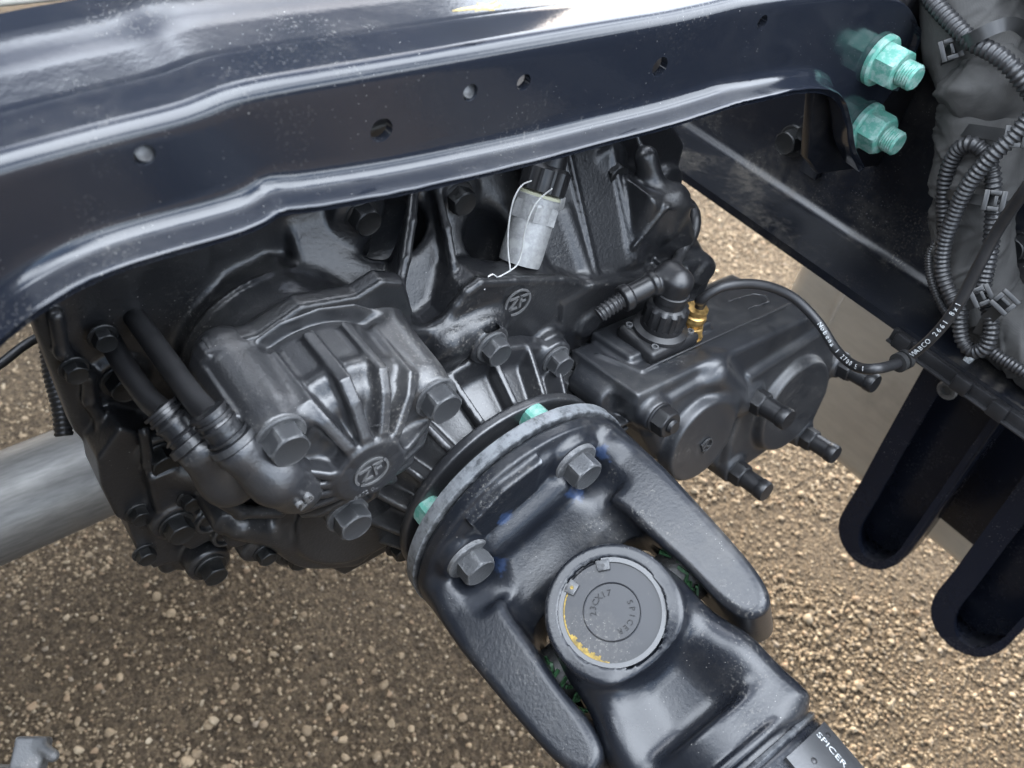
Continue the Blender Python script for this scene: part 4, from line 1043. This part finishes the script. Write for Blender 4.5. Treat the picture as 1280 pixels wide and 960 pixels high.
T0 = CN + V(0, 0, .056); La = D(784, 371, float(MC[2] @ (T0 - CAM)) - .004); Lb = D(838, 343, float(MC[2] @ (T0 - CAM)) + .004)
def boot():
    a, b_ = T0, La; lo = np.minimum.reduce([T0, La, Lb]) - .03; hi = np.maximum.reduce([T0, La, Lb]) + .03
    s = SDF(lo, hi, .001); s.cyl(CN + V(0, 0, .044), T0 + V(0, 0, .004), .0115, .003, .004); s.cap(T0, Lb, .0105, .0100, .006); s.cyl(Lb, La, .0078, .001, .004)
    d_ = unit(La - Lb); s.cyl(La - d_ * .002, La + d_ * .005, .0098, .001, .001); s.cyl(Lb + d_ * .013, Lb + d_ * .018, .0095, .001, .001)
    u_ = unit(U(862, 300, 'Y', .085) - Lb); s.cyl(Lb, Lb + u_ * .016, .0065, .001, .004); return s.mesh('tee_boot')
obj('tee_boot', boot(), M['plastic'], cn)
cA = thing('conduit', La, 'short corrugated black conduit leaving the connector towards the left', 'conduit')
obj('conduit_tube', corrugated([La, La + (La - Lb) * .3 + V(0, 0, -.001), La + (La - Lb) * .62 + V(0, 0, -.004)], .0062, .0034), M['conduit'], cA)
cB = thing('conduit', Lb, 'thin black conduit looping up from connector past the gearbox flange', 'conduit')
pts = [Lb, U(850, 318, 'Y', .085), U(866, 292, 'Y', .095), U(868, 268, 'Y', .105), U(857, 252, 'Y', .125), U(840, 246, 'Y', .15)]
P_ = spline(pts); obj('conduit_tube', corrugated(pts[:3], .0046, .0026, .0007), M['conduit'], cB); obj('sheath', tube(P_[18:], .0050, 12, 'sheath'), M['rubber'], cB)
# brass push-in fitting and the air line
BFp = onplane(860, 417, AO, AV)
bf = thing('brass_fitting', BFp, 'brass hex push-in fitting screwed into the actuator top', 'fitting')
hx = hex_mesh('hexagon', .0150, .0075, .0095, .0012, .0058, .006); hx.materials.append(M['brass']); place('hexagon', hx, bf, BFp, (0, 0, 1), .2, 1.2)
cl_ = lathe([(.0058, .012), (.0074, .0125), (.0078, .0145), (.0074, .0165), (.0060, .0175), (.0060, .0185), (.0070, .019), (.0070, .0215), (.0045, .022)], 24, 'collar'); cl_.materials.append(M['brass']); place('collar', cl_, bf, BFp, (0, 0, 1), 0, 1.2)
mb = MB().box(BFp + V(-.011, .008, .016), (.0045, .0045, .006)); obj('release_clip', mb.mesh('release_clip', bevel=.001), M['silver'], bf)
al = thing('air_hose', BFp, 'black air hose with white printing arching from brass fitting to loom', 'air hose')
t0 = float(MC[2] @ (BFp + V(0, 0, .022) - CAM))
ap = [BFp + V(0, 0, .018), BFp + V(.001, -.001, .032), D(876, 375, t0 - .015), D(905, 358, t0 - .02), D(950, 356, t0 - .01), D(990, 371, t0 + .0), D(1022, 402, t0 + .0), D(1045, 437, t0 - .01), D(1068, 457, t0 - .03), D(1095, 461, t0 - .05), D(1130, 450, .615), D(1165, 422, .595), D(1195, 385, .575), D(1222, 335, .555), D(1250, 283, .535), D(1290, 225, .50), D(1340, 150, .47)]
AP, AS_ = resample(spline(ap, 16), .003); obj('hose_tube', tube(AP, .0038, 16, 'hose_tube'), M['rubber'], al)
def hose_text(txt, start, size, gap):
    out = []; s_ = start
    for ch in txt:
        if s_ > AS_[-1] - .01: break
        if ch != ' ':
            i = int(np.searchsorted(AS_, s_)); p = np.array([np.interp(s_, AS_, AP[:, q]) for q in range(3)]); t_ = unit(AP[min(i + 2, len(AP) - 1)] - AP[i - 2]); n_ = unit(CAM - p); n_ = unit(n_ - t_ * (n_ @ t_)); y_ = np.cross(n_, t_)
            out.append(text_mesh(ch, size, .0001, frame(p + n_ * .00382, t_, y_, n_)))
        s_ += gap
    return out
for tx_, st_ in (('Nobena 1 2700 E 1', .135), ('WABCO 2661 8x1', .252)): obj('printing', join(hose_text(tx_, st_, .0050, .0039), 'printing'), M['white'], al)
tcl = lathe([(.0055, -.002), (.0072, -.002), (.0072, .002), (.0055, .002)], 20, 'hose_clip'); tcl.materials.append(M['tie'])
i_ = int(np.searchsorted(AS_, .236)); tA = unit(AP[i_ + 2] - AP[i_ - 2]); place('hose_clip', tcl, al, AP[i_], tA); place('hose_clip', tcl, al, AP[i_] + tA * .006, tA)

# ================================================================== BREATHER
B0, B1 = U(652, 318, 'Y', .103), U(675, 243, 'Y', .114)
bd = unit(B1 - B0); bL = np.linalg.norm(B1 - B0)
br = thing('breather_pipe', B0, 'mottled grey metal breather tube with black ribbed cap tied with string', 'breather')
bt = lathe([(.0145, -.006), (.0150, 0), (.0150, bL * .55), (.0148, bL * .56), (.0148, bL * .60), (.0153, bL * .60), (.0153, bL * .95), (.0138, bL), (0, bL)], 36, 'breather_tube'); bt.materials.append(M['silver']); place('breather_tube', bt, br, B0, bd)
hxb = hex_mesh('hex_collar', .0298, bL * .30, 0, 0); hxb.materials.append(M['silver']); place('hex_collar', hxb, br, B0 + bd * bL * .58, bd, .25)
wr = lathe([(.0136, 0), (.0147, .0005), (.0147, .0035), (.0136, .004)], 32, 'seal_ring'); wr.materials.append(plain('pale_seal', (.42, .42, .30), .6)); place('seal_ring', wr, br, B0 + bd * (bL * .93), bd)
v_ = []; f_ = []; nrb = 60; prof = [(.0142, .0), (.0156, .001), (.0156, .016), (.0142, .018), (.0118, .0185), (.0112, .024), (.0102, .030), (.0102, .08)]; m_ = len(prof)
ub = unit(np.cross(bd, (0, 0, 1))); vb = np.cross(bd, ub); o_ = B0 + bd * (bL + .0015)
for j in range(nrb):
    a = 2 * math.pi * j / nrb; bp = .0010 if (j % 5) < 2 else 0
    for i, (r_, z_) in enumerate(prof): rr = r_ + (bp if i in (1, 2) else 0); v_.append(o_ + ub * rr * math.cos(a) + vb * rr * math.sin(a) + bd * z_)
for j in range(nrb):
    for i in range(m_ - 1): k_ = (j + 1) % nrb; f_.append([j * m_ + i, k_ * m_ + i, k_ * m_ + i + 1, j * m_ + i + 1])
me = new_mesh('ribbed_cap', v_, f_); me.set_sharp_from_angle(angle=R(32)); obj('ribbed_cap', me, M['plastic'], br)
lug = MB().box(B0 + bd * bL * .86 + unit(V(.9, -.3, 0)) * .0155, (.003, .004, .005)); obj('lug', lug.mesh('lug', bevel=.001), M['silver'], br)
sg_ = thing('string', B0, 'thin white string looped round the breather and knotted below', 'string')
off = lambda px, py, k: (lambda p: p)(U(px, py, 'Y', k))
s1 = [off(664, 226, .098), off(652, 232, .092), off(642, 250, .090), off(636, 280, .089), off(635, 310, .089), off(638, 338, .086)]
s2 = [off(690, 236, .098), off(675, 248, .088), off(664, 265, .0865), off(656, 290, .0865), off(652, 315, .087), off(647, 330, .087), off(638, 338, .086), off(622, 347, .080), off(612, 353, .078), off(605, 362, .076)]
s3 = [off(622, 347, .080), off(616, 343, .078), off(610, 346, .077)]
bm = bmesh.new()
for q in (s1, s2, s3): tmp_ = tube(resample(spline(q), .0015)[0], .00055, 6, 't'); bm.from_mesh(tmp_)
me = bpy.data.meshes.new('strand'); bm.to_mesh(me); bm.free(); obj('strand', me, M['string'], sg_)

# ================================================================== WIRING LOOM ON THE RAIL
LX = .372
def wob(P, q, amp, fr):      # cheap fold pattern
    return amp * (np.sin(P[:, 0] * fr + q) * np.cos(P[:, 1] * fr * .8 + 2 * q) + .6 * np.sin((P[:, 2] * 1.9 + P[:, 1]) * fr * 1.3 + 3 * q))
def sleeve(pts, rads, seed, name='sleeve'):
    P, s_ = resample(spline(pts), .0016); n = len(P); rr = np.interp(np.linspace(0, 1, n), np.linspace(0, 1, len(rads)), rads)
    T = np.gradient(P, axis=0); T /= np.linalg.norm(T, axis=1)[:, None]; u = unit(np.cross(T[0], V(1, 0, 0))); ns = 84; a = np.linspace(0, 2 * np.pi, ns, endpoint=False); out = []
    rs = np.random.RandomState(seed); folds = [(rs.uniform(0, s_[-1]), rs.uniform(0, 6.28), rs.uniform(-1.2, 1.2), rs.uniform(.0006, .0022), rs.uniform(.0014, .0034), rs.uniform(.5, 1.6)) for _ in range(34)]
    for i in range(n):
        u = unit(u - T[i] * (u @ T[i])); v = np.cross(T[i], u); r = np.full(ns, rr[i])
        for (sc, ac, sl, amp, wd, ln) in folds:
            da = (a - ac + np.pi) % (2 * np.pi) - np.pi; x = (s_[i] - sc) - sl * rr[i] * da * .8
            r += amp * (np.exp(-(x / wd) ** 2) - .55 * np.exp(-((x - wd * 1.6) / wd) ** 2)) * np.exp(-(da / ln) ** 2) * .85
        r += .0012 * np.sin(a * 3 + s_[i] * 60 + seed) + .0007 * np.sin(a * 7 - s_[i] * 140)
        out.append(P[i] + r[:, None] * (np.cos(a)[:, None] * u * .95 + np.sin(a)[:, None] * v))
    vs = np.concatenate(out); f = np.array([[i * ns + j, i * ns + (j + 1) % ns, (i + 1) * ns + (j + 1) % ns, (i + 1) * ns + j] for i in range(n - 1) for j in range(ns)])
    return new_mesh(name, vs, f)
lm = thing('wiring_loom', U(1220, 300, 'X', LX), 'wiring loom wrapped in wrinkled grey cloth along the frame rail', 'wiring loom')
L = lambda px, py, x=LX: U(px, py, 'X', x)
obj('sleeve', sleeve([L(1190, -90), L(1205, -20), L(1222, 60), L(1236, 118)], [.030, .034, .035, .030], 1), M['cloth'], lm)
obj('sleeve', sleeve([L(1232, 60, .366), L(1236, 110, .362), L(1232, 150, .366)], [.020, .036, .018], 5), M['cloth'], lm)
obj('sleeve', sleeve([L(1234, 95, .374), L(1232, 150), L(1226, 205), L(1222, 240)], [.030, .0345, .033, .034], 2), M['cloth'], lm)
obj('sleeve', sleeve([L(1222, 215), L(1216, 280), L(1222, 350), L(1238, 395)], [.030, .030, .029, .027], 3), M['cloth'], lm)
obj('sleeve', sleeve([L(1225, 370), L(1255, 405), L(1300, 440), L(1350, 490)], [.022, .027, .028, .028], 4), M['cloth'], lm)
TX = .334
cds = [('ribbed black conduit crossing over the top of the cloth loom', [(1140, -40, .35), (1165, 0, .336), (1190, 28, .330), (1215, 52, .326), (1245, 68, .324), (1270, 90, .325), (1300, 130, .335)], .0064),
       ('ribbed black conduit looped in an arch on the lower loom', [(1184, 315, .350), (1180, 270, .345), (1182, 225, .340), (1194, 192, .336), (1212, 180, .333), (1230, 190, .333), (1240, 215, .334), (1242, 260, .336), (1238, 310, .338), (1230, 352, .338), (1226, 375, .335)], .0060),
       ('ribbed conduit sweeping from right edge down the left of the loom', [(1300, 128, .330), (1272, 165, .326), (1240, 195, .322), (1212, 228, .322), (1194, 265, .326), (1180, 305, .330), (1178, 340, .332), (1190, 372, .332), (1204, 392, .330)], .0060),
       ('thin ribbed conduit at the far left side of the loom', [(1172, 300, .352), (1162, 320, .352), (1163, 345, .350), (1172, 372, .348), (1186, 396, .345)], .0036),
       ('small ribbed conduit loop hanging at the loom bottom', [(1205, 370, .330), (1200, 398, .328), (1203, 425, .328), (1216, 439, .328), (1232, 434, .328), (1239, 412, .329), (1236, 388, .330), (1228, 366, .331)], .0058),
       ('ribbed conduit leaving the loom at the right lower edge', [(1228, 430, .336), (1250, 447, .334), (1275, 462, .332), (1310, 485, .33)], .0050)]
for lab, pts, r_ in cds:
    o = thing('conduit', L(*pts[0]), lab, 'conduit', 'ribbed conduits along the loom'); obj('conduit_tube', corrugated([L(*p) for p in pts], r_, r_ * .62, r_ * .20), M['conduit'], o)
def cable_tie(pts, head, hd, label, w_=.0042, tail=None):
    o = thing('cable_tie', L(*head), label, 'cable tie', 'cable ties on the wiring loom')
    P, _ = resample(spline([L(*p) for p in pts]), .002); n = len(P); T = np.gradient(P, axis=0); T /= np.linalg.norm(T, axis=1)[:, None]
    mb = MB(); vs = []
    for i in range(n):
        nn_ = unit(CAM - P[i]); nn_ = unit(nn_ - T[i] * (nn_ @ T[i])); b_ = np.cross(T[i], nn_)
        vs += [P[i] + b_ * w_ + nn_ * .0006, P[i] - b_ * w_ + nn_ * .0006, P[i] - b_ * w_ - nn_ * .0006, P[i] + b_ * w_ - nn_ * .0006]
    f = [[i * 4 + j, i * 4 + (j + 1) % 4, i * 4 + 4 + (j + 1) % 4, i * 4 + 4 + j] for i in range(n - 1) for j in range(4)] + [[0, 1, 2, 3], [n * 4 - 1, n * 4 - 2, n * 4 - 3, n * 4 - 4]]
    obj('strap', mb.add(vs, f).mesh('strap'), M['tie'], o)
    H = L(*head); z = unit(CAM - H); x = unit(L(head[0] + hd[0], head[1] + hd[1], head[2]) - H); x = unit(x - z * (x @ z)); y = np.cross(z, x); h = .0072; i2 = .0038
    mb = MB()
    for (cx, cy, hx_, hy_) in ((-.0055, 0, .0018, h), (.0055, 0, .0018, h), (0, .0055, .0037, .0017), (0, -.0055, .0037, .0017)):
        mb.box(H + x * cx + y * cy, (hx_, hy_, .0032), np.array([x, y, z]))
    me = mb.mesh('head', bevel=.0007); obj('head', me, M['tie'], o)
    obj('pawl', MB().box(H + x * .0008, (.0012, .0036, .0020), np.array([x, y, z])).mesh('pawl', bevel=.0004), M['tie'], o)
cable_tie([(1183, 92, .352), (1185, 72, .336), (1192, 60, .332), (1215, 48, .318), (1245, 34, .322), (1268, 30, .335), (1290, 45, .36)], (1189, 61, .330), (1, -.35), 'wide cable tie with square head round top of the loom')
cable_tie([(1178, 172, .372), (1186, 163, .348), (1205, 162, .338), (1235, 166, .334), (1265, 170, .332), (1290, 168, .345)], (1270, 171, .326), (1, .05), 'cable tie across middle of cloth loom with head at right')
cable_tie([(1176, 252, .356), (1181, 244, .340), (1200, 245, .330), (1225, 250, .328), (1243, 252, .328)], (1243, 251, .326), (1, .1), 'cable tie binding both strands of the arched conduit', .0036)
cable_tie([(1200, 392, .340), (1204, 384, .330), (1217, 379, .324), (1229, 370, .324)], (1227, 370, .322), (1, -.4), 'small cable tie just above the hanging conduit loop', .0036)
cable_tie([(1224, 418, .330), (1234, 400, .326), (1246, 388, .324), (1257, 378, .324)], (1256, 378, .322), (1, -.8), 'cable tie with upright square head at lower right of loom', .0045)
# black cable tray clipped under the rail lip
ctr = thing('cable_tray', (LIP, -.2, RAIL_Z), 'narrow black plastic tray clipped along the rail lower edge', 'cable tray')
obj('tray', MB().box((LIP - .003, -.26, RAIL_Z - .009), (.003, .21, .006)).box((LIP - .006, -.26, RAIL_Z - .0140), (.004, .21, .0012)).mesh('tray', bevel=.0012), M['plastic'], ctr)
for i, y_ in enumerate((-.062, -.118, -.150, -.21)):
    obj('clip', MB().box((LIP - .006, y_, RAIL_Z - .009), (.0042, .007, .007)).mesh('clip', bevel=.0015), M['plastic'], ctr)
obj('clip_tab', MB().box(U(1212, 448, 'Z', RAIL_Z + .002), (.004, .003, .003)).mesh('clip_tab', bevel=.0008), M['white'], ctr)

# ================================================================== TANK, BRACKETS, EXHAUST PIPE
tk = thing('side_tank', (.85, -.4, .40), 'brown-grey brushed metal tank beyond the frame rail', 'tank')
s_ = []
mb = MB(); prf = arc(.62 + .035, .435, .035, 180, 270, 6) + [(1.15, .40), (1.15, .76), (.62, .76)]
x0, x1, z0, z1, y0, y1 = .60, 1.02, .395, .735, -1.0, .185
bm = bmesh.new(); bmesh.ops.create_cube(bm, size=1)
for v in bm.verts: v.co = ((x0 + x1) / 2 + v.co.x * (x1 - x0), (y0 + y1) / 2 + v.co.y * (y1 - y0), (z0 + z1) / 2 + v.co.z * (z1 - z0))
bmesh.ops.bevel(bm, geom=bm.edges[:], offset=.028, segments=6, affect='EDGES', profile=.5)
me = bpy.data.meshes.new('tank_shell'); bm.to_mesh(me); bm.free(); me.polygons.foreach_set('use_smooth', np.ones(len(me.polygons), bool)); me.set_sharp_from_angle(angle=R(50))
obj('tank_shell', me, M['tank'], tk)
sm_ = MB().box((x0 - .0008, y1 - .075, (z0 + z1) / 2), (.0016, .003, .14)); obj('weld_seam', sm_.mesh('weld_seam', bevel=.001), M['tank'], tk)
BX = .45
for q, (y_, lab) in enumerate(((-.098, 'dark blue-black tank bracket with rivet, nearer the actuator'), (-.222, 'dark blue-black tank bracket at the right picture edge'))):
    b = thing('tank_bracket', (BX, y_, .45), lab, 'bracket', 'tank brackets under the frame rail')
    def outline(l, r, bot):                       # from the left top round the bottom to the right top, in (y, z)
        m_ = (l - r) / 2; c_ = (l + r) / 2
        return [(l + .016, .79), (l + .012, .70), (l + .006, .60), (l + .001, .53)] + [(c_ + m_ * math.cos(R(a)), bot + .045 - .045 * math.sin(R(a)) * 1.0) for a in range(0, 181, 15)] + [(r + .001, .53), (r + .004, .60), (r + .008, .70), (r + .010, .79)]
    oo = outline(.030, -.046, .446); ii = outline(.007, -.040, .462)
    mb = MB()
    for q_ in range(len(oo) - 1): mb.prism([oo[q_], oo[q_ + 1], ii[q_ + 1], ii[q_]], (BX, y_, 0), (0, 1, 0), (0, 0, 1), (1, 0, 0), 0, .005)
    me = mb.mesh('flange', smooth=False); bm = bmesh.new(); bm.from_mesh(me); bmesh.ops.remove_doubles(bm, verts=bm.verts, dist=1e-5)
    seen = {}; 
    for f in bm.faces: seen.setdefault(tuple(sorted(v.index for v in f.verts)), []).append(f)
    bmesh.ops.delete(bm, geom=[f for fs_ in seen.values() if len(fs_) > 1 for f in fs_], context='FACES'); bmesh.ops.recalc_face_normals(bm, faces=bm.faces); bm.to_mesh(me); bm.free()
    obj('flange', me, M['bracket'], b)
    obj('back_plate', MB().prism(oo, (BX + .040, y_, 0), (0, 1, 0), (0, 0, 1), (1, 0, 0), 0, .005).mesh('back_plate', bevel=.0015), M['bracket'], b)
    wl_ = MB(); 
    wv = [V(BX + dx, y_ + p[0] * .985, p[1] + .001) for p in oo for dx in (.0048, .0402)]
    wl_.add(wv, [[2 * q_, 2 * q_ + 1, 2 * q_ + 3, 2 * q_ + 2] for q_ in range(len(oo) - 1)]); wm_ = wl_.mesh('side_wall'); wo = obj('side_wall', wm_, M['bracket'], b)
    sm2 = wo.modifiers.new('thickness', 'SOLIDIFY'); sm2.thickness = .004; sm2.offset = 0
    rvm = lathe([(.0095, 0), (.0098, .002), (.0085, .0035), (.0045, .0035), (.004, .0015), (0, .0015)], 28, 'rivet'); rvm.materials.append(M['bolt_grey']); place('rivet', rvm, b, U(1185, 487, 'X', BX) + V(0, (y_ + .098), 0), (-1, 0, 0))
bp_ = thing('strap_panel', (.53, -.2, .5), 'smooth blue-black panel between the two tank brackets', 'panel')
obj('panel', MB().prism([(-.40, .79), (-.06, .79), (-.085, .55), (-.12, .50), (-.40, .50)], (.535, 0, 0), (0, 1, 0), (0, 0, 1), (1, 0, 0), 0, .006).mesh('panel', bevel=.002), M['bracket'], bp_)

ex = thing('exhaust_pipe', (-.25, .504, .30), 'wide grey metal exhaust pipe passing behind gearbox at left', 'exhaust pipe')
P, _ = resample(spline([(-1.2, .47, .33), (-.7, .49, .345), (-.3, .502, .358), (.0, .51, .366), (.25, .51, .37)]), .03)
obj('pipe', tube(P, .060, 48, 'pipe'), M['pipe'], ex)
obj('band', tube([(-.43, .498, .3535), (-.425, .498, .3537), (-.405, .499, .354), (-.40, .499, .3543)], [.060, .0615, .0615, .060], 48, 'band', caps=False), M['pipe'], ex)

# blurred clamp at the lower left corner
fc = thing('pipe_clamp', D(25, 950, .62), 'small grey galvanised clamp in the bottom left corner', 'clamp')
def clamp():
    o = D(22, 958, .62); s = SDF(o - .05, o + .05, .0012); z = unit(CAM - o); x = unit(D(60, 958, .62) - o); y = np.cross(z, x)
    s.cap(o - x * .03 - y * .004, o + x * .010 - y * .006, .006, .006, .003); s.cap(o + x * .012 + y * .016, o + x * .024 + y * .008, .0045, .0045, .004); s.box(o + x * .008 + y * .010, (.009, .010, .006), .002, .003, ax=np.array([x, y, z])); s.cap(o - x * .03 - y * .012, o + x * .018 - y * .014, .005, .005, .003)
    return s.mesh('clamp_body')
obj('clamp_body', clamp(), M['bolt_grey'], fc)
# pale bar glimpsed over the crossmember, top left
pbp = U(40, -4, 'Y', .185)
pb = thing('pale_bar', pbp, 'pale beige bar just behind crossmember at top left corner', 'bar')
P = [pbp + V(-.3, 0, 0), pbp + V(.06, 0, .0)]
obj('bar', MB().box(pbp + V(-.10, .02, .004), (.16, .02, .008)).mesh('bar', bevel=.003, seg=3), plain('pale_paint', (.55, .53, .46), .5), pb)
# dry leaf caught on the upper flange
P = U(606, 9, 'Z', 1.0556); lf = MB(); ang = np.linspace(0, 2 * math.pi, 22, endpoint=False); rs = np.random.RandomState(2)
rad = .0062 * (1 + .35 * rs.normal(size=22)); pts = [(r_ * math.cos(a) * 1.6, r_ * math.sin(a) * .55) for r_, a in zip(rad, ang)]
lfo = obj('dry_leaf', MB().prism(pts, P, (1, 0, 0), (0, 1, 0), (0, 0, 1), 0, .0006).mesh('dry_leaf', smooth=False), M['leaf'], None, P); tag(lfo, 'tiny dry yellow leaf fragment lying on the upper crossmember flange', 'leaf')
